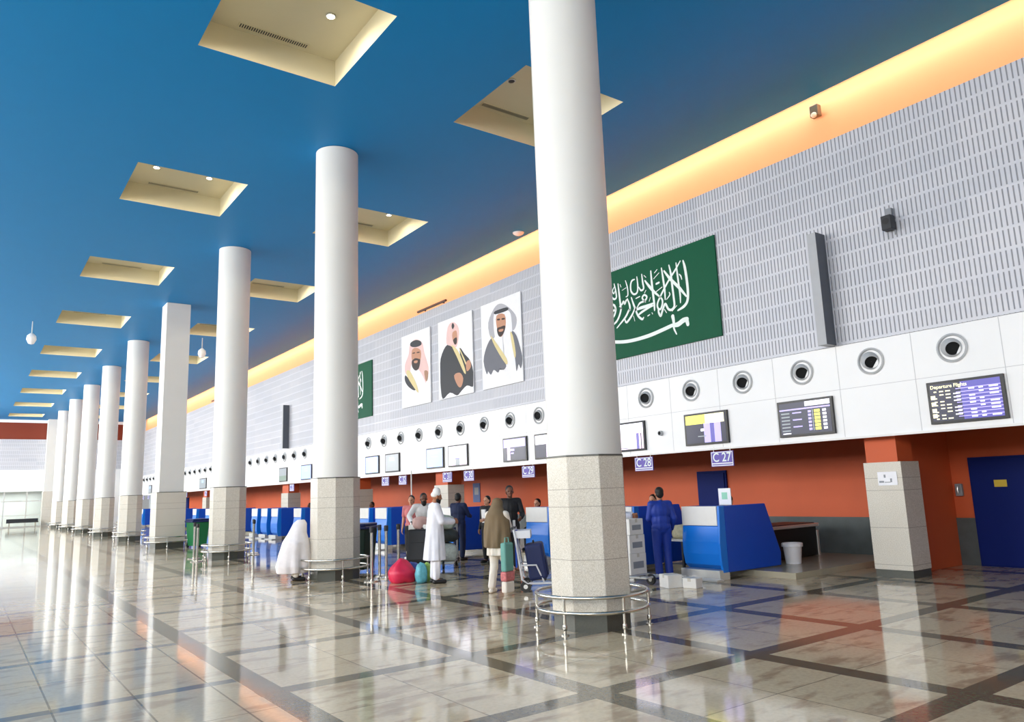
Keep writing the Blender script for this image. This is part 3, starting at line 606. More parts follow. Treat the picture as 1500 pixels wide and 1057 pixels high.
DY=[(8.44,'blue check-in desk with white top panel under sign C 27'),(10.45,'blue check-in desk behind the person in blue coverall'),(13.05,'blue and white check-in desk just left of the nearest column'),
(16.95,'blue check-in desk between the navy-clad man and the pillar'),(20.8,'blue and white check-in desk behind the bearded man, first right of second column'),(22.05,'blue and white desk half hidden by the second column'),
(27.9,'blue and white check-in desk just left of the second column'),(30.5,'blue and white check-in desk behind the white-draped person'),(31.8,'blue and white check-in desk, third left of the second column'),(33.1,'blue and white check-in desk, fourth left of the second column'),
(37.5,'blue desk just behind the third column'),(40.9,'blue and white desk left of the third column, above the green bin'),(43.6,'blue and white desk, second left of the third column'),(49,'blue and white desk beside the square column'),(58.5,'blue and white desk seen left of the square column, right one'),(61.5,'blue and white desk seen left of the square column, left one'),(68,'farthest blue desk in the gap by the fifth column')]
for i,(y,l) in enumerate(DY):
    e=D0 if i==0 else dup(D0); e.location=(10.4,y,0); e['label']=l; e['group']='blue check-in desks along the hall'
e=empty('desk_card','white and green acrylic notice standing on the C 27 desk','notice',(10.85,8.62,1.22)); MB().box(-.015,.0,-.13,.13,0,.29,paper).box(-.03,.05,-.13,.13,-.002,.006,M['glass']).build('card',e); MB().box(-.0165,-.015,-.06,.06,.1,.22,mat('mint_print',(150,214,186),.5)).build('print',e)
# luggage conveyor and bucket on the platform
e=empty('luggage_conveyor','low steel luggage conveyor with black belt behind the C 27 desk','conveyor',(12.55,8.95,.1)); 
MB().box(0,.06,0,.8,0,.58,M['steelp']).box(1.5,1.56,0,.8,0,.5,M['steelp']).box(0,1.56,-.02,.82,.58,.64,M['steelp']).build('frame',e,bevel=.01)
MB().box(.06,1.5,.02,.78,.02,.575,M['black']).build('skirt',e); MB().box(.05,1.5,.05,.75,.64,.655,M['dark']).build('belt',e)
e=empty('bucket','white plastic bucket with rim standing on the desk platform','bucket',(12.5,8.5,.1))
MB().lathe([(.001,.0),(.135,0),(.17,.36),(.172,.37),(.16,.37),(.13,.02),(.001,.02)],mat('white_plastic',(236,234,236),.4),n=28,cap=False).build('body',e,smooth=True)
MB().lathe([(.165,.30),(.188,.305),(.19,.36),(.176,.372)],MATS['white_plastic'],n=28,cap=False).build('rim',e,smooth=True)
# cardboard boxes in front of the desk
bx=mat('white_carton',(232,230,226),.7)
def carton(loc,rz,s,l):
    e=empty('carton',l,'box',loc,rz,group='white cartons on the floor'); a,b,c=s
    MB().box(-a/2,a/2,-b/2,b/2,0,c,bx).build('box_body',e,bevel=.006); MB().box(-a/2-.001,a/2+.001,-.03,.03,c-.05,c+.0015,mat('parcel_tape',(206,200,186),.3)).build('tape',e)
carton((9.25,8.55,0),R(-20),(.25,.3,.2),'white carton on the floor beside the coverall person, larger one')
carton((9.42,8.25,0),R(10),(.2,.24,.15),'white carton on the floor nearer the C 27 desk, smaller one')
# ------------------------------------------------------------------ bins, stanchions
def wheelie(loc,rz,l,body,lid,h=1.0):
    e=empty('waste_bin',l,'bin',loc,rz); m=MB(); a,b=.24,.3
    v0=[(-a,-a),(a,-a),(a,a),(-a,a)]; v1=[(-b,-b),(b,-b),(b,b),(-b,b)]
    lo=[m.bm.verts.new((x,y,.06)) for x,y in v0]; hi=[m.bm.verts.new((x,y,h-.12)) for x,y in v1]
    m.face(lo[::-1],body); m.face(hi,body)
    for i in range(4): m.face([lo[i],lo[(i+1)%4],hi[(i+1)%4],hi[i]],body)
    m.build('body',e,bevel=.02); MB().box(-.34,.34,-.34,.34,h-.12,h-.06,lid).box(-.3,.3,-.3,.3,h-.06,h,lid).build('lid',e,bevel=.02)
    for s in (-1,1): MB().lathe([(.08,-.025),(.08,.025)],M['black'],(s*.22,.27,.08),16,'x').build('wheel',e)
gb=mat('bin_green',(16,110,62),.4); gd=mat('bin_dark_green',(8,42,32),.4); ld=mat('lid_navy',(12,34,92),.35)
wheelie((6.95,28.9,0),R(10),'green wheeled bin with navy lid between the square and third columns',gb,ld,1.0)
wheelie((7.02,15.4,0),R(38),'dark green wheeled bin with navy lid against the second column',gd,ld,1.02)
def make_st():
    e=empty('queue_post','','queue post'); MB().lathe([(.001,.0),(.165,0),(.165,.018),(.05,.035),(.001,.035)],M['steel'],n=28,cap=False).build('base',e,smooth=True)
    MB().tube([(0,0,.03),(0,0,.93)],.03,M['steel'],14).build('pole',e,smooth=True); MB().lathe([(.04,.9),(.042,.91),(.042,1.0),(.03,1.01)],M['dark'],n=16).build('belt_head',e,smooth=True); return e
S0=make_st(); SP=[(6.42,13.5,'steel queue post right of the second column, nearest of a cluster'),(6.85,13.75,'steel queue post right of the second column, second of a cluster'),(6.95,14.25,'steel queue post behind two others beside the second column'),(7.3,14.1,'steel queue post, rightmost of the cluster by the second column'),
(5.3,22.0,'steel queue post left of the third column, leftmost'),(5.5,23.2,'steel queue post left of the third column beside the green bin'),(7.1,22.9,'steel queue post just right of the third column'),(7.3,23.6,'steel queue post, second right of the third column')]
for i,(x,y,l) in enumerate(SP):
    e=S0 if i==0 else dup(S0); e.location=(x,y,0); e['label']=l; e['group']='steel queue posts'
e=empty('flag_pole','thin white pole on round base behind the bearded man','pole',(9.45,17.5,0)); MB().tube([(0,0,.02),(0,0,2.2)],.016,M['deskw'],10).build('pole',e,smooth=True); MB().lathe([(.2,0),(.2,.02),(.05,.05)],M['deskw'],n=20).build('base',e)
e=empty('poster_stand','red and white poster on a stand left of the third column','poster',(7.2,27.0,0),R(52)); MB().box(-.03,.03,-.03,.03,.02,1.4,M['dark']).build('post',e)
MB().box(-.02,.02,-.32,.3,1.3,2.2,mat('poster_red',(190,28,44),.5)).build('board',e); MB().box(-.024,-.02,.0,.3,1.3,2.15,paper).box(-.026,-.024,.05,.2,1.6,1.9,mat('poster_pink',(228,120,120),.5)).build('print',e); MB().box(-.2,.2,-.2,.2,0,.03,M['dark']).build('base',e)
# counters and steel trolley parked near far wall
for i,(x,y,l) in enumerate([(1.2,74.0,'low grey bench by the far glazing, left one'),(4.2,74.2,'low grey bench by the far glazing, right one')]):
    e=empty('bench',l,'bench',(x,y,0),group='benches by the far glazing'); MB().box(-1.1,1.1,-.25,.25,.4,.5,M['dark']).build('seat',e); MB().box(-1.1,1.1,.2,.27,.5,.72,M['dark']).build('backrest',e)
    for s in (-.9,.9): MB().box(s-.04,s+.04,-.2,.2,0,.4,M['steel']).build('leg',e)
# ------------------------------------------------------------------ people: one continuous body surface, clothes as parts
def C(m): return M[m]
for n,c,r in (('skin_mid',(168,112,80),.55),('skin_dark',(112,70,50),.55),('skin_light',(206,152,122),.55),('hair_black',(18,15,14),.6),('beard_black',(24,19,18),.7),('thobe_white',(232,232,240),.75),('shirt_white',(236,234,232),.7),
  ('drape_white',(240,234,234),.8),('olive',(118,100,74),.8),('teal_cloth',(104,160,150),.7),('coverall_blue',(16,52,150),.6),('navy_cloth',(20,34,72),.75),('black_cloth',(18,19,24),.7),('grey_cloth',(120,122,128),.75),('shoe_dark',(26,24,26),.4),('cap_white',(238,236,232),.8),('cream_cloth',(226,218,206),.8),('pink_cloth',(206,120,120),.75),('eye_dark',(20,14,12),.3),('lips',(140,80,70),.5),('scarf_dark',(60,52,52),.8)):
    M[n]=mat(n,c,r,var=.1,scale=9,bump=.15 if 'cloth' in n or 'white' in n else 0,bscale=60)
def cap(bm,a,b,ra,rb,n=12):
    """tapered capsule"""
    a=Vector(a);b=Vector(b); d=b-a
    if d.length<1e-5: d=Vector((0,0,.001)); b=a+d
    z=d.normalized(); x=z.orthogonal().normalized(); y=z.cross(x); rings=[]
    def ring(c,r): return [bm.verts.new(c+(x*cos(2*PI*j/n)+y*sin(2*PI*j/n))*r) for j in range(n)]
    for t in (-80,-50,-22): rings.append(ring(a+z*ra*sin(R(t)),ra*cos(R(t))))
    rings.append(ring(a,ra)); rings.append(ring(b,rb))
    for t in (22,50,80): rings.append(ring(b+z*rb*sin(R(t)),rb*cos(R(t))))
    for A,B in zip(rings,rings[1:]):
        for j in range(n): bm.faces.new([A[j],A[(j+1)%n],B[(j+1)%n],B[j]])
    bm.faces.new(rings[0][::-1]); bm.faces.new(rings[-1])
def ell(bm,c,r,rot=None,u=16,v=12):
    T=Matrix.Translation(Vector(c))@(rot if rot else Matrix())@Matrix.Diagonal((*r,1)); bmesh.ops.create_uvsphere(bm,u_segments=u,v_segments=v,radius=1,matrix=T)
def fuse(name,bm,material,parent,voxel=.011,smooth=3,fold=None):
    bmesh.ops.recalc_face_normals(bm,faces=bm.faces)
    me=bpy.data.meshes.new(name); bm.to_mesh(me); bm.free(); o=bpy.data.objects.new(name,me); COL.objects.link(o)
    m=o.modifiers.new('r','REMESH'); m.mode='VOXEL'; m.voxel_size=voxel
    s=o.modifiers.new('s','SMOOTH'); s.factor=.5; s.iterations=smooth
    o.parent=parent; PEND.append((o,material,fold)); return o
PEND=[]
def finish():
    bpy.context.view_layer.update(); dg=bpy.context.evaluated_depsgraph_get(); new=[bpy.data.meshes.new_from_object(o.evaluated_get(dg)) for o,_,_ in PEND]
    for (o,material,fold),e in zip(PEND,new):
        o.modifiers.clear(); old=o.data; o.data=e; nm=old.name; bpy.data.meshes.remove(old); e.name=nm
        if fold:
            add=[fold(v.co,v.normal) for v in e.vertices]
            for v,a in zip(e.vertices,add): v.co+=a
        e.materials.clear(); e.materials.append(material); e.polygons.foreach_set('use_smooth',[True]*len(e.polygons))
def folds(amp,freq,zlo,zhi,cx=0,cy=0):
    def f(c,n):
        a=math.atan2(c.y-cy,c.x-cx); t=min(1,max(0,(zhi-c.z)/(zhi-zlo))); h=Vector((n.x,n.y,0))
        return h*(amp*t*(sin(a*freq+2.3*sin(c.z*3))+.5*sin(a*freq*1.7+1.3)))
    return f
V=Vector
def human(label,loc,rz,skin='skin_mid',J=None,wear=(),hair=None,beard=0,s=1.0,turn=0,nod=0,fist=False,shoes='shoe_dark',group=None):
    """local frame: faces -Y, x>0 is the person's left"""
    e=empty('person',label,'person',loc,rz); e.scale=(s,s,s)
    if group: e['group']=group
    D=dict(pel=(0,0,.93),wai=(0,0,1.08),che=(0,-.005,1.26),nek=(0,.01,1.43),hed=(0,-.015,1.575),
      shL=(.175,0,1.385),elL=(.225,.03,1.11),wrL=(.24,-.05,.86),shR=(-.175,0,1.385),elR=(-.225,.03,1.11),wrR=(-.24,-.05,.86),
      hiL=(.09,0,.9),knL=(.1,-.02,.5),anL=(.1,.02,.09),toL=(.12,-.14,.035),hiR=(-.09,0,.9),knR=(-.1,-.02,.5),anR=(-.1,.02,.09),toR=(-.12,-.14,.035))
    D.update(J or {}); D={k:V(v) for k,v in D.items()}
    HR=Matrix.Rotation(R(turn),4,'Z')@Matrix.Rotation(R(nod),4,'X'); hc=D['hed']
    H=lambda x,y,z: hc+(HR@V((x,y,z)))
    tr=(D['che']-D['pel']); rotT=V((0,0,1)).rotation_difference(tr.normalized()).to_matrix().to_4x4()
    bm=bmesh.new()
    ell(bm,D['pel'],(.165,.115,.13),rotT); ell(bm,D['wai'],(.14,.1,.16),rotT); ell(bm,D['che'],(.17,.115,.19),rotT); cap(bm,D['nek']-V((0,0,.06)),D['nek']+(hc-D['nek'])*.4,.06,.053)
    for q in 'LR':
        sg=1 if q=='L' else -1
        cap(bm,D['che']+(D['sh'+q]-D['che'])*.5+V((0,0,.05)),D['sh'+q],.07,.058); cap(bm,D['sh'+q],D['el'+q],.054,.04); cap(bm,D['el'+q],D['wr'+q],.041,.026)
        cap(bm,D['hi'+q],D['kn'+q],.088,.056); cap(bm,D['kn'+q],D['an'+q],.058,.036); cap(bm,D['an'+q]-V((0,0,.03)),D['to'+q],.036,.03)
        # hand: palm, four fingers of two bones, thumb from the side of the palm
        d=(D['wr'+q]-D['el'+q]).normalized(); pn=V((-sg,0,0)); pn=(pn-d*pn.dot(d)); pn=pn.normalized() if pn.length>.1 else V((0,-1,0)); wd=d.cross(pn).normalized()
        w=D['wr'+q]; k=w+d*.085
        for t in(-.022,0,.022): cap(bm,w+wd*t*.5+d*.01,k+wd*t,.018,.015,8)
        curl=.9 if fist else .38
        for fi,(t,ln) in enumerate(((-.031,.062),(-.0105,.074),(.0105,.07),(.031,.055))):
            a=k+wd*t; b1=a+(d*cos(curl)+pn*sin(curl))*ln*.55; c1=b1+(d*cos(curl*2.2)+pn*sin(curl*2.2))*ln*.5
            cap(bm,a,b1,.0095,.009,8); cap(bm,b1,c1,.009,.0075,8)
        side=-1 if wd.y>0 else 1
        a=w+d*.02+wd*.02*side; b1=a+(d*.6+wd*side*.7+pn*.3).normalized()*.045; cap(bm,a,b1,.013,.0105,8); cap(bm,b1,b1+(d*.9+wd*side*.2+pn*.35).normalized()*.032,.0105,.009,8)
    # head with jaw, nose, brow, ears
    ell(bm,H(0,.012,.03),(.074,.094,.092),HR); ell(bm,H(0,-.02,-.035),(.057,.066,.078),HR); cap(bm,H(0,-.088,.012),H(0,-.103,-.018),.009,.0145,8); ell(bm,H(0,-.072,.03),(.05,.02,.014),HR); ell(bm,H(0,-.076,-.083),(.024,.018,.018),HR)
    for sg in(-1,1): ell(bm,H(sg*.077,.005,-.005),(.011,.02,.032),HR); 
    body=fuse('body',bm,M[skin],e,.0085,2)
    m=MB()
    for sg in(-1,1): m.ell(H(sg*.029,-.081,.008),(.012,.006,.007),M['eye_dark'],u=8,v=6)
    m.build('eyes',e); MB().ell(H(0,-.084,-.052),(.023,.008,.007),M['lips'],u=8,v=6).build('mouth',e)
    if shoes:
        for q in 'LR':
            bm=bmesh.new(); cap(bm,D['an'+q]-V((0,-.025,.05)),D['to'+q]-V((0,-.0,.0)),.045,.042); 
            zf=min(D['an'+q].z-.085,D['to'+q].z-.035)
            fuse('shoe',bm,M[shoes],e,.01,1,lambda c,n,zf=zf: V((0,0,max(0,zf+.002-c.z))))
    if hair:
        kind,mt=hair; bm=bmesh.new()
        if kind=='short': ell(bm,H(0,.03,.05),(.083,.092,.09),HR); ell(bm,H(0,.055,.0),(.076,.062,.08),HR)
        elif kind=='cap': cap(bm,H(0,.015,.06),H(0,.02,.105),.086,.075); ell(bm,H(0,.04,.03),(.082,.08,.06),HR)
        elif kind=='scarf':   # wrapped head cloth falling to the shoulders
            ell(bm,H(0,.032,.035),(.096,.108,.105),HR); cap(bm,H(0,.045,-.03),D['nek']+V((0,.03,-.04)),.095,.12); ell(bm,D['nek']+V((0,-.0,-.06)),(.19,.135,.09)); ell(bm,H(0,-.03,-.115),(.07,.06,.035),HR)
        fuse('headscarf' if kind=='scarf' else ('cap' if kind=='cap' else 'hair'),bm,M[mt],e,.01,2)
    if beard:
        bm=bmesh.new(); ell(bm,H(0,-.05,-.085),(.055,.045,.04+.03*beard),HR); ell(bm,H(.05,-.02,-.06),(.014,.035,.04),HR); ell(bm,H(-.05,-.02,-.06),(.014,.035,.04),HR); cap(bm,H(.03,-.09,-.037),H(-.03,-.09,-.037),.009,.009,8)
        fuse('beard',bm,M['beard_black'],e,.009,2)
    for it in wear:
        kind,mt=it[0],it[1]; bm=bmesh.new()
        if kind in('shirt','jacket','tshirt'):
            g=.03 if kind=='jacket' else .02; x=1.07 if kind=='jacket' else 1
            ell(bm,D['che'],((.17+g)*x,.115+g,.19+g*.3),rotT); ell(bm,D['wai'],((.145+g)*x,.108+g,.17),rotT); ell(bm,D['pel']+V((0,0,.03)),(.162+g,.118+g,.12),rotT)
            cap(bm,D['nek']-V((0,0,.07)),D['nek']-V((0,0,.005)),.08,.062)
            for q in 'LR':
                cap(bm,D['che']+(D['sh'+q]-D['che'])*.5+V((0,0,.05)),D['sh'+q],.085,.073); en=D['el'+q]
                if kind=='tshirt': en=D['sh'+q]+(D['el'+q]-D['sh'+q])*.7
                cap(bm,D['sh'+q],en,.07,.06)
                if kind!='tshirt': cap(bm,D['el'+q],D['el'+q]+(D['wr'+q]-D['el'+q])*.93,.058,.045)
            fuse(kind if kind!='tshirt' else 'shirt',bm,M[mt],e,.011,3,folds(.006,7,.8,1.5))
        elif kind=='trousers':
            ell(bm,D['pel'],(.18,.132,.125),rotT)
            for q in 'LR':
                cap(bm,D['hi'+q],D['kn'+q],.108,.08); cap(bm,D['kn'+q],D['kn'+q]+(D['an'+q]-D['kn'+q])*.93,.08,.066)
            fuse('trousers',bm,M[mt],e,.012,3,folds(.006,9,.1,.9))
        elif kind=='robe':     # long shirt: a loft from shoulders to hem, plus sleeves
            hem=it[2]; flare=it[3] if len(it)>3 else .0; lean=D['che']-D['pel']
            prof=[(1.0,.15,.1,D['nek']-V((0,0,.05))),(0,.205,.13,D['che']+V((0,0,.06))),(0,.2,.15,D['wai']),(0,.205,.165,D['pel'])]
            L=[(p[3],p[1],p[2]) for p in prof]; n=6
            kz=(D['anL']+D['anR'])/2; b=V((kz.x*.6+D['pel'].x*.4,kz.y*.6+D['pel'].y*.4,hem))
            for i in range(1,n+1): t=i/n; L.append((D['pel'].lerp(b,t),.205+(.02+flare)*t,.165+(.015+flare)*t))
            rings=[[bm.verts.new(c+V((rx*cos(2*PI*j/32),ry*sin(2*PI*j/32),0))) for j in range(32)] for c,rx,ry in L]
            for A,B in zip(rings,rings[1:]):
                for j in range(32): bm.faces.new([A[j],A[(j+1)%32],B[(j+1)%32],B[j]])
            bm.faces.new(rings[0][::-1]); bm.faces.new(rings[-1]); cap(bm,D['nek']-V((0,0,.08)),D['nek']-V((0,0,.005)),.08,.06)
            for q in 'LR':
                cap(bm,D['che']+(D['sh'+q]-D['che'])*.5+V((0,0,.05)),D['sh'+q],.09,.078); cap(bm,D['sh'+q],D['el'+q],.076,.068); cap(bm,D['el'+q],D['el'+q]+(D['wr'+q]-D['el'+q])*.92,.066,.06)
            fuse('long_shirt',bm,M[mt],e,.012,2,folds(.013,8,hem,1.25,D['pel'].x,D['pel'].y))
        elif kind=='shawl':    # cloth over head and shoulders down to z
            zb=it[2]; cc=D['wai']; pts=[(H(0,.035,.06),.1,.105),(H(0,.05,-.03),.115,.12),(D['nek']+V((0,.02,-.03)),.19,.15),(D['che']+V((0,0,.03)),.25,.185),(D['wai'],.27,.2),(V((cc.x,cc.y,zb)),it[3],it[3]*.8)]
            rings=[[bm.verts.new(c+V((rx*cos(2*PI*j/32),ry*sin(2*PI*j/32),0))) for j in range(32)] for c,rx,ry in pts]
            for A,B in zip(rings,rings[1:]):
                for j in range(32): bm.faces.new([A[j],A[(j+1)%32],B[(j+1)%32],B[j]])
            bm.faces.new(rings[0][::-1]); bm.faces.new(rings[-1]); ell(bm,H(0,.035,.06),(.1,.105,.08),HR)
            fuse('shawl',bm,M[mt],e,.013,3,folds(.018,7,zb,1.4,cc.x,cc.y))
    return e
def face(dx,dy): return math.atan2(dx,-dy)          # rz so that local -Y looks along (dx,dy)
# man in white, seen from his right side, looking right
arms=dict(elL=(.2,-.1,1.12),wrL=(.1,-.32,1.12),elR=(-.2,-.09,1.12),wrR=(-.1,-.33,1.1))
human('person in long white shirt and round white cap, standing with bent arms',(7.06,12.2,0),face(.85,-.25),'skin_mid',dict(arms,hed=(0,-.045,1.565)),[('trousers','thobe_white'),('robe','thobe_white',.42,.02)],('cap','cap_white'),1,.98,nod=12)
# bearded man in white shirt behind the trolley, leaning on it
lean=dict(che=(0,-.06,1.24),nek=(0,-.1,1.4),hed=(0,-.15,1.53),shL=(.19,-.07,1.36),shR=(-.19,-.07,1.36),elL=(.34,-.14,1.16),wrL=(.3,-.36,1.02),elR=(-.34,-.14,1.16),wrR=(-.3,-.36,1.02))
human('person with black beard in white shirt and grey trousers leaning on a luggage trolley',(8.35,14.95,0),face(-.35,-1),'skin_dark',lean,[('trousers','grey_cloth'),('shirt','shirt_white')],('short','hair_black'),1,.97,nod=8)
human('person with dark hair half hidden behind the bearded person, in pink top',(8.8,16.3,0),face(-.6,-.6),'skin_light',None,[('trousers','black_cloth'),('tshirt','pink_cloth')],('short','hair_black'),0,.92)
# navy man at the desk, seen from behind
human('person in navy clothes with dark hair standing at a desk, back turned',(9.75,15.7,0),face(.9,.45),'skin_dark',dict(elL=(.24,-.1,1.13),wrL=(.16,-.34,1.1),elR=(-.24,-.1,1.13),wrR=(-.16,-.34,1.1)),[('trousers','navy_cloth'),('jacket','navy_cloth')],('short','hair_black'),0,.93)
# black jacket over a white shirt
e=human('person in open black jacket over white shirt between trolley and shawled woman',(9.85,14.6,0),face(-.95,-.25),'skin_light',dict(elL=(.24,-.08,1.12),wrL=(.2,-.33,1.1)),[('trousers','black_cloth'),('jacket','black_cloth')],('short','hair_black'),0,.88)
MB().prism([(-.05,1.02),(.05,1.02),(.075,1.36),(-.075,1.36)],'y',-.172,-.12,M['shirt_white']).build('shirt_front',e,bevel=.01)
# woman in olive shawl, seen from behind on her right
human('person in olive shawl and pale trousers standing with teal dress cloth near the nearest column',(7.1,10.25,0),face(.75,.35),'skin_mid',dict(arms,hed=(0,-.05,1.55),anL=(.1,.1,.09),toL=(.12,-.06,.035),anR=(-.09,-.12,.09),toR=(-.11,-.28,.035),knR=(-.1,-.1,.5)),[('trousers','cream_cloth'),('robe','cream_cloth',.66,.0),('shawl','olive',.8,.27)],None,0,.88,shoes='cream_cloth',nod=14)
# man in black behind her
human('person in black shirt and trousers facing camera behind the olive-shawled person',(9.2,12.8,0),face(-.5,-1),'skin_dark',dict(elL=(.25,-.05,1.12),wrL=(.17,-.3,1.05)),[('trousers','black_cloth'),('shirt','black_cloth')],('short','hair_black'),0,1.0,shoes='skin_dark')
# coverall worker, back to the camera
human('person in blue coverall standing with back turned by the desks, holding a packet',(10.0,9.38,0),face(.45,.9),'skin_mid',dict(elL=(.23,-.03,1.12),wrL=(.14,-.28,1.12),elR=(-.25,.04,1.12),wrR=(-.25,-.12,.9)),[('trousers','coverall_blue'),('jacket','coverall_blue')],('short','hair_black'),0,.92,shoes='coverall_blue')
# man by the nearest column
human('person in white robe and dark scarf with black beard, right beside the nearest column',(9.72,10.25,0),face(.55,-.85),'skin_mid',dict(arms),[('trousers','thobe_white'),('robe','thobe_white',.3,.02)],('short','hair_black'),1,.97)
# draped person crouching by the second column
cr=dict(pel=(0,.06,.46),wai=(0,.0,.62),che=(0,-.09,.8),nek=(0,-.14,.95),hed=(0,-.2,1.07),shL=(.17,-.13,.9),shR=(-.17,-.13,.9),elL=(.15,-.12,.68),wrL=(.08,-.2,.5),elR=(-.15,-.12,.68),wrR=(-.08,-.2,.5),
  hiL=(.1,.03,.44),hiR=(-.1,.03,.44),knL=(.12,-.28,.46),knR=(-.12,-.28,.46),anL=(.15,-.1,.1),anR=(-.15,-.1,.1),toL=(.17,-.27,.035),toR=(-.17,-.27,.035))
e=human('person draped in white cloth crouching beside the second column',(5.36,14.98,0),face(.8,-.2),'skin_dark',cr,[('trousers','cream_cloth')],('short','hair_black'),0,.93,nod=25)
bm=bmesh.new(); pts=[((0,-.22,1.26),.07,.08),((0,-.2,1.18),.125,.15),((0,-.15,.98),.2,.2),((0,-.12,.8),.3,.29),((0,-.11,.68),.3,.32),((0,-.1,.55),.29,.36),((0,-.08,.3),.31,.4),((0,-.06,.16),.27,.34)]
rings=[[bm.verts.new(V(c)+V((rx*.97*cos(2*PI*j/36),ry*.97*sin(2*PI*j/36),0))) for j in range(36)] for c,rx,ry in pts]
for A,B in zip(rings,rings[1:]):
    for j in range(36): bm.faces.new([A[j],A[(j+1)%36],B[(j+1)%36],B[j]])
bm.faces.new(rings[0][::-1]); bm.faces.new(rings[-1]); fuse('white_drape',bm,M['drape_white'],e,.014,3,folds(.022,6,.1,1.1,0,-.1))
# desk staff, seated behind the desks
seat=dict(pel=(0,.02,.5),wai=(0,.02,.66),che=(0,0,.84),nek=(0,.0,1.0),hed=(0,-.03,1.14),shL=(.18,-.01,.95),shR=(-.18,-.01,.95),elL=(.22,-.08,.72),wrL=(.14,-.3,.75),elR=(-.22,-.08,.72),wrR=(-.14,-.3,.75),
  hiL=(.1,0,.49),hiR=(-.1,0,.49),knL=(.12,-.4,.5),knR=(-.12,-.4,.5),anL=(.12,-.38,.09),anR=(-.12,-.38,.09),toL=(.13,-.54,.035),toR=(-.13,-.54,.035))
def stool(loc,l):
    e=empty('stool',l,'stool',loc,group='stools behind the check-in desks'); MB().lathe([(.001,.32),(.19,.32),(.2,.345),(.19,.37),(.001,.37)],M['dark'],n=20,cap=False).build('seat',e); MB().tube([(0,0,.03),(0,0,.32)],.025,M['steel'],10).build('stem',e); MB().lathe([(.001,0),(.2,0),(.2,.02),(.05,.04),(.001,.04)],M['steel'],n=20,cap=False).build('base',e)
for x,y,z,s,l,sk in ((12.15,9.58,.1,1.0,'person seated behind the C 27 desk, only dark hair showing','skin_light'),(12.3,11.72,.1,1.03,'person seated behind the desk at the coverall person\'s shoulder','skin_light'),(12.1,15.6,.1,1.0,'person seated behind the desk just left of the nearest column','skin_light'),(12.2,25.6,.1,1.0,'person seated behind a desk right of the second column','skin_dark'),(12.65,32.9,.1,1.0,'person seated behind the desks left of the second column','skin_dark')):
    human(l,(x,y,z),face(-1,-.35),sk,seat,[('trousers','black_cloth'),('jacket','navy_cloth')],('short','hair_black'),0,s); stool((x+.03,y+.02,z),'stool under the '+l.split(',')[0].replace('person ','person ')[:60])
# ------------------------------------------------------------------ trolleys and luggage
def make_trolley(frame):
    """runs along -Y (front) from a handle at +Y"""
    e=empty('luggage_trolley','','luggage trolley'); m=MB()
    for sx in(-1,1):
        m.tube([(sx*.27,.45,1.0),(sx*.27,.42,.85),(sx*.27,.33,.2),(sx*.26,.25,.14),(sx*.2,-.5,.13)],.018,frame,8)
        m.tube([(sx*.27,.36,.42),(sx*.27,.1,.42),(sx*.2,-.02,.14)],.014,frame,8)
    for y in(.2,0,-.2,-.4): m.tube([(-.24,y,.14),(.24,y,.14)],.012,frame,8)
    for z in(.3,.42,.54,.66): m.tube([(-.27,.34+(z-.2)*.14,z),(.27,.34+(z-.2)*.14,z)],.009,frame,6)
    m.tube([(-.2,-.5,.13),(.2,-.5,.13)],.018,frame,8); m.build('frame',e,smooth=True)
    MB().tube([(-.29,.46,1.0),(.29,.46,1.0)],.024,M['dark'],10).build('handle',e,smooth=True)
    m=MB(); m.box(-.25,.25,.18,.42,.84,.85,frame); 
    for s in(-.25,.25): m.box(s-.006,s+.006,.18,.42,.84,.96,frame)
    m.box(-.25,.25,.18,.19,.84,.96,frame); m.build('basket',e)
    for x,y in((-.25,.28),(.25,.28),(0,-.45)):
        MB().lathe([(.03,-.022),(.085,-.022),(.09,0),(.085,.022),(.03,.022)],M['black'],(x,y,.09),18,'x').lathe([(.001,-.026),(.035,-.026),(.035,.026),(.001,.026)],M['steelp'],(x,y,.09),12,'x',cap=False).build('wheel',e,smooth=True)
    return e
T0=make_trolley(M['steelp']); G='luggage trolleys among the travellers'
TR=[((7.75,14.1,0),face(-.7,-.7),'luggage trolley with black case in front of the bearded person'),((8.65,14.55,0),face(-.6,-.9),'luggage trolley loaded with wrapped bundles behind the white-capped person'),((9.2,9.42,0),face(.1,-1),'luggage trolley stacked with white boxes right of nearest column')]
for i,(p,rz,l) in enumerate(TR):
    e=T0 if i==0 else dup(T0); e.location=p; e.rotation_euler=(0,0,rz); e['label']=l; e['group']=G
T1=make_trolley(mat('trolley_white',(228,230,236),.35)); T1.location=(7.74,9.9,0); T1.rotation_euler=(0,0,face(.9,-.75)); tag(T1,'white-framed luggage trolley with navy suitcase just left of the nearest column','luggage trolley',G)
m=MB(); m.box(-.2,.2,-.012,.012,-.28,.3,M['deskd']); o=m.build('advert_panel',T1,loc=(0,.42,.66)); 
MB().box(-.05,.05,.43,.47,1.02,1.12,M['white']).build('coin_box',T1,bevel=.006)
def at(t,x,y,z): return t.matrix_basis@V((x,y,z))
bpy.context.view_layer.update()
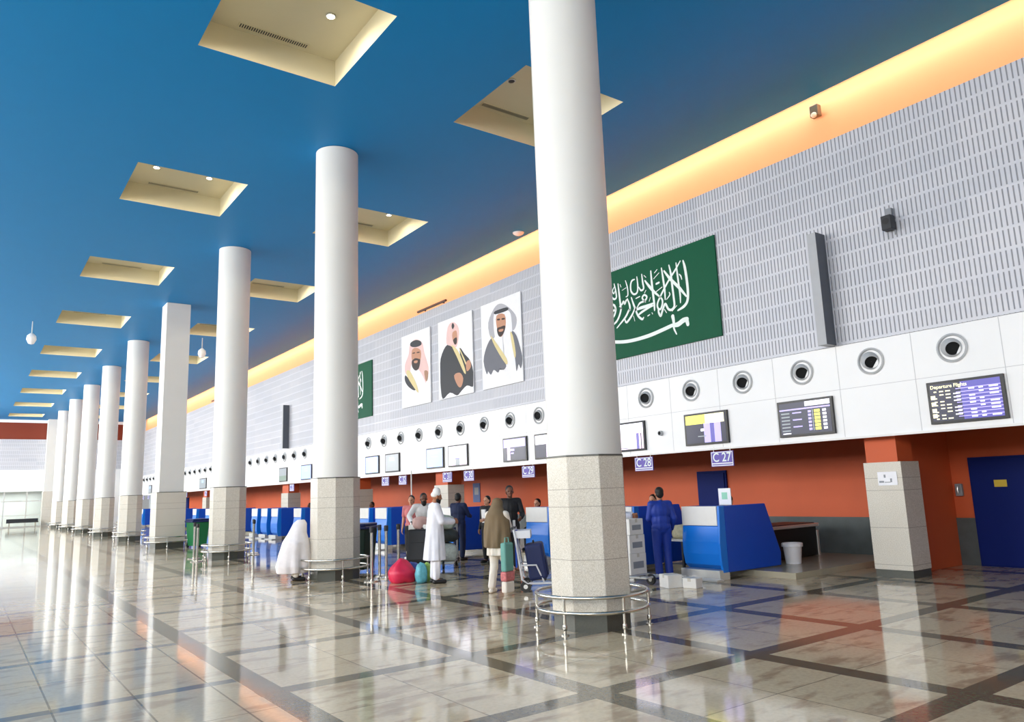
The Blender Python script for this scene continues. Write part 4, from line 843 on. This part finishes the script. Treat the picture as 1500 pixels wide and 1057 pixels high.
def blob(name,label,cat,loc,r,material,rz=0,group=None,amp=.03,flat=True,seed=1,tie=None):
    bm=bmesh.new(); bmesh.ops.create_icosphere(bm,subdivisions=4,radius=1); rn=random.Random(seed); ph=[rn.uniform(0,6) for _ in range(6)]
    for v in bm.verts:
        c=v.co.copy(); d=1+amp*4*(sin(c.x*5+ph[0])*sin(c.y*4+ph[1])*.3+.25*sin(c.z*7+c.x*6+ph[2])+.2*sin(c.y*11+ph[3]))
        sq=(abs(c.x)**4+abs(c.y)**4+abs(c.z)**4)**.25; c=c*(.5+.5/sq) if True else c
        v.co=V((c.x*r[0]*d,c.y*r[1]*d,max(c.z,-.8)*r[2]*d))
        if tie and v.co.z>0: t=v.co.z/r[2]; v.co.x*=1-tie*t; v.co.y*=1-tie*t
    zm=min(v.co.z for v in bm.verts)
    for v in bm.verts: v.co.z-=zm; v.co.z=0 if v.co.z<r[2]*.08 else v.co.z-r[2]*.08
    me=bpy.data.meshes.new(name); bm.to_mesh(me); bm.free(); me.materials.append(material); me.polygons.foreach_set('use_smooth',[True]*len(me.polygons))
    e=empty(name,label,cat,loc,rz,group); o=bpy.data.objects.new('bag_body',me); COL.objects.link(o); o.parent=e; return e
def case(label,loc,rz,s,material,tilt=0,handle=True):
    e=empty('suitcase',label,'suitcase',loc,rz); a,b,c=s; e.rotation_euler=(R(tilt),0,rz)
    MB().box(-a/2,a/2,-b/2,b/2,.03,c,material).build('shell',e,bevel=.045)
    MB().box(-a/2+.05,a/2-.05,-b/2-.015,-b/2,.08,c*.6,material).build('pocket',e,bevel=.01)
    MB().tube([(-.08,0,c-.005),(-.07,0,c+.035),(.07,0,c+.035),(.08,0,c-.005)],.012,M['black'],8).build('handle',e,smooth=True)
    for x in(-a/2+.05,a/2-.05): MB().lathe([(.03,-.015),(.03,.015)],M['black'],(x,-b/2+.06,.03),12,'x').build('wheel',e)
    return e
navy=mat('navy_luggage',(22,36,84),.6,bump=.2,bscale=120); blk=mat('black_luggage',(18,20,24),.6,bump=.2,bscale=120)
case('large navy suitcase on the white-framed trolley beside the nearest column',at(T1,.0,.06,.155),T1.rotation_euler.z,(.48,.3,.6),navy,-8)
case('black suitcase leaning on the trolley of the bearded person',at(T0,0,-.02,.155),T0.rotation_euler.z,(.46,.26,.72),blk,-14)
blob('carry_bag','pink and beige bag on top of the trolley left of the bearded person','bag',at(T0,.0,.3,.86),(.2,.14,.15),mat('pink_bag',(206,168,160),.7),seed=3)
tb=mat('wrapped_bundle',(168,178,164),.6,var=.5,scale=14); tb2=mat('striped_bundle',(196,204,196),.6,var=.4,scale=22); TT=[o for o in bpy.data.objects if o.name=='luggage_trolley.001'][0]
blob('bundle','pale wrapped bundle lying lowest on the loaded trolley','bag',at(TT,0,-.05,.155),(.3,.3,.22),tb2,TT.rotation_euler.z,'bundles on the loaded trolley',seed=4)
blob('bundle','dark mottled bundle in the middle of the loaded trolley','bag',at(TT,0,-.05,.55),(.32,.28,.16),mat('dark_bundle',(52,56,54),.6,var=.6,scale=16),TT.rotation_euler.z,'bundles on the loaded trolley',seed=5)
blob('bundle','grey green bundle topmost on the loaded trolley','bag',at(TT,0,.0,.82),(.26,.26,.17),tb,TT.rotation_euler.z,'bundles on the loaded trolley',seed=6)
red=blob('shopping_bag','bright red knotted bag on the floor left of the white-capped person','bag',(6.72,12.85,0),(.25,.22,.24),mat('red_bag',(214,36,76),.45,var=.25,scale=8),group=None,seed=7,tie=.55)
blob('shopping_bag','turquoise and white bag on the floor between red bag and white-clad legs','bag',(6.93,12.5,0),(.11,.1,.2),mat('teal_bag',(98,176,190),.5,var=.6,scale=16),seed=8,tie=.2)
blob('shopping_bag','green and yellow bag on the floor just beside white-clad legs','bag',(7.12,12.62,0),(.1,.1,.19),mat('green_bag',(150,190,96),.5,var=.6,scale=16),seed=9,tie=.2)
blob('shopping_bag','blue bag on the floor behind the red bag','bag',(7.0,12.95,0),(.16,.13,.19),mat('blue_bag',(60,84,160),.5,var=.4,scale=12),seed=10,tie=.2)
e=empty('dress_cloth','long teal dress cloth with pink flowers beside olive-shawled person','bag',(7.0,9.86,.04),face(.3,-1)); e.scale=(.85,.85,.8)  # teal lower part of her dress, built as a bag-shaped block
MB().box(-.13,.13,-.06,.06,.0,.22,M['cream_cloth']).box(-.14,.14,-.07,.07,.22,.4,mat('flower_print',(196,112,112),.6,var=.6,scale=22)).box(-.13,.13,-.06,.06,.4,.95,M['teal_cloth']).build('bag_body',e,bevel=.03)
MB().tube([(-.06,0,.94),(-.05,0,1.04),(.05,0,1.04),(.06,0,.94)],.012,M['teal_cloth'],8).build('strap',e,smooth=True)
TB=[o for o in bpy.data.objects if o.name=='luggage_trolley.002'][0]
for i,(w,h,z,l) in enumerate([(.42,.34,.155,'lowest'),(.4,.3,.497,'middle'),(.36,.26,.80,'topmost')]):
    e=empty('carton',f'white box on the trolley by the nearest column, {l} of its stack','box',at(TB,0,-.02,z),TB.rotation_euler.z,'white boxes stacked on the trolley'); MB().box(-w/2,w/2,-.19,.19,0,h,bx).build('box_body',e,bevel=.008); MB().box(-.03,.03,-.192,.192,h-.06,h+.001,M['s_grey'] if 0 else MATS['parcel_tape']).build('tape',e)
    MB().box(-w*.32,w*.32,-.193,-.19,h*.3,h*.62,M['grey']).build('label_print',e)
blob('packet','pale packet bags on low steel stand beside coverall person','bag',(10.95,9.75,.62),(.16,.2,.14),mat('packet',(214,206,170),.6,var=.4,scale=20),seed=12)
e=empty('side_stand','low steel stand with packets between coverall person and C 27 desk','stand',(10.95,9.75,0)); MB().box(-.3,.3,-.26,.26,.58,.62,M['steelp']).build('top',e)
for a in(-.26,.26):
    for b in(-.22,.22): MB().box(a-.02,a+.02,b-.02,b+.02,0,.58,M['dark']).build('leg',e)
finish()
# ------------------------------------------------------------------ light
w=bpy.data.worlds.new('sky'); scene.world=w; w.use_nodes=True; bg=w.node_tree.nodes['Background']; bg.inputs[0].default_value=(.85,.93,1,1); bg.inputs[1].default_value=.6
def area(name,loc,rot,sx,sy,e,col,spread=180):
    l=bpy.data.lights.new(name,'AREA'); l.shape='RECTANGLE'; l.size=sx; l.size_y=sy; l.energy=e; l.color=col; l.spread=R(spread)
    o=bpy.data.objects.new(name,l); COL.objects.link(o); o.location=loc; o.rotation_euler=rot; return o
DAY=(1,.97,.93)
for i,(y0,y1,p) in enumerate([(-14,10,21.5),(10,30,24),(30,50,34),(50,76,52)]):
    area('window_daylight',(XL-.35,(y0+y1)/2,6.3),(0,R(-90),0),4.9,y1-y0,p*(y1-y0)*7,DAY)
area('vestibule_daylight',(0,Y1+3.2,2.9),(0,0,0),12,4,500,DAY)
area('cove_strip_light',(13.17,(Y0+Y1)/2,ZC+.35),(0,R(10),0),.08,Y1-Y0-1,1150,(1,.84,.76))
# ------------------------------------------------------------------ camera
yaw,pitch,roll=R(36.25),R(9.81),R(-2.025)
f=Vector((sin(yaw)*cos(pitch),cos(yaw)*cos(pitch),sin(pitch))); r0=Vector((cos(yaw),-sin(yaw),0)); u0=r0.cross(f)
r=r0*cos(roll)+u0*sin(roll); u=u0*cos(roll)-r0*sin(roll)
cd=bpy.data.cameras.new('camera'); cd.sensor_width=36; cd.lens=1096.5*36/1500; cd.clip_end=300; cd.clip_start=.05
cam=bpy.data.objects.new('camera',cd); COL.objects.link(cam)
cam.matrix_world=Matrix(((r.x,u.x,-f.x,0),(r.y,u.y,-f.y,0),(r.z,u.z,-f.z,1.6),(0,0,0,1)))
scene.camera=cam
scene.view_settings.view_transform='Standard'; scene.view_settings.look='None'; scene.view_settings.exposure=.06; scene.view_settings.gamma=1
try: scene.view_settings.use_curve_mapping=False
except Exception: pass
scene.cycles.use_denoising=True; scene.cycles.max_bounces=8; scene.cycles.diffuse_bounces=5; scene.cycles.glossy_bounces=4; scene.cycles.sample_clamp_indirect=6; scene.cycles.caustics_reflective=False; scene.cycles.caustics_refractive=False
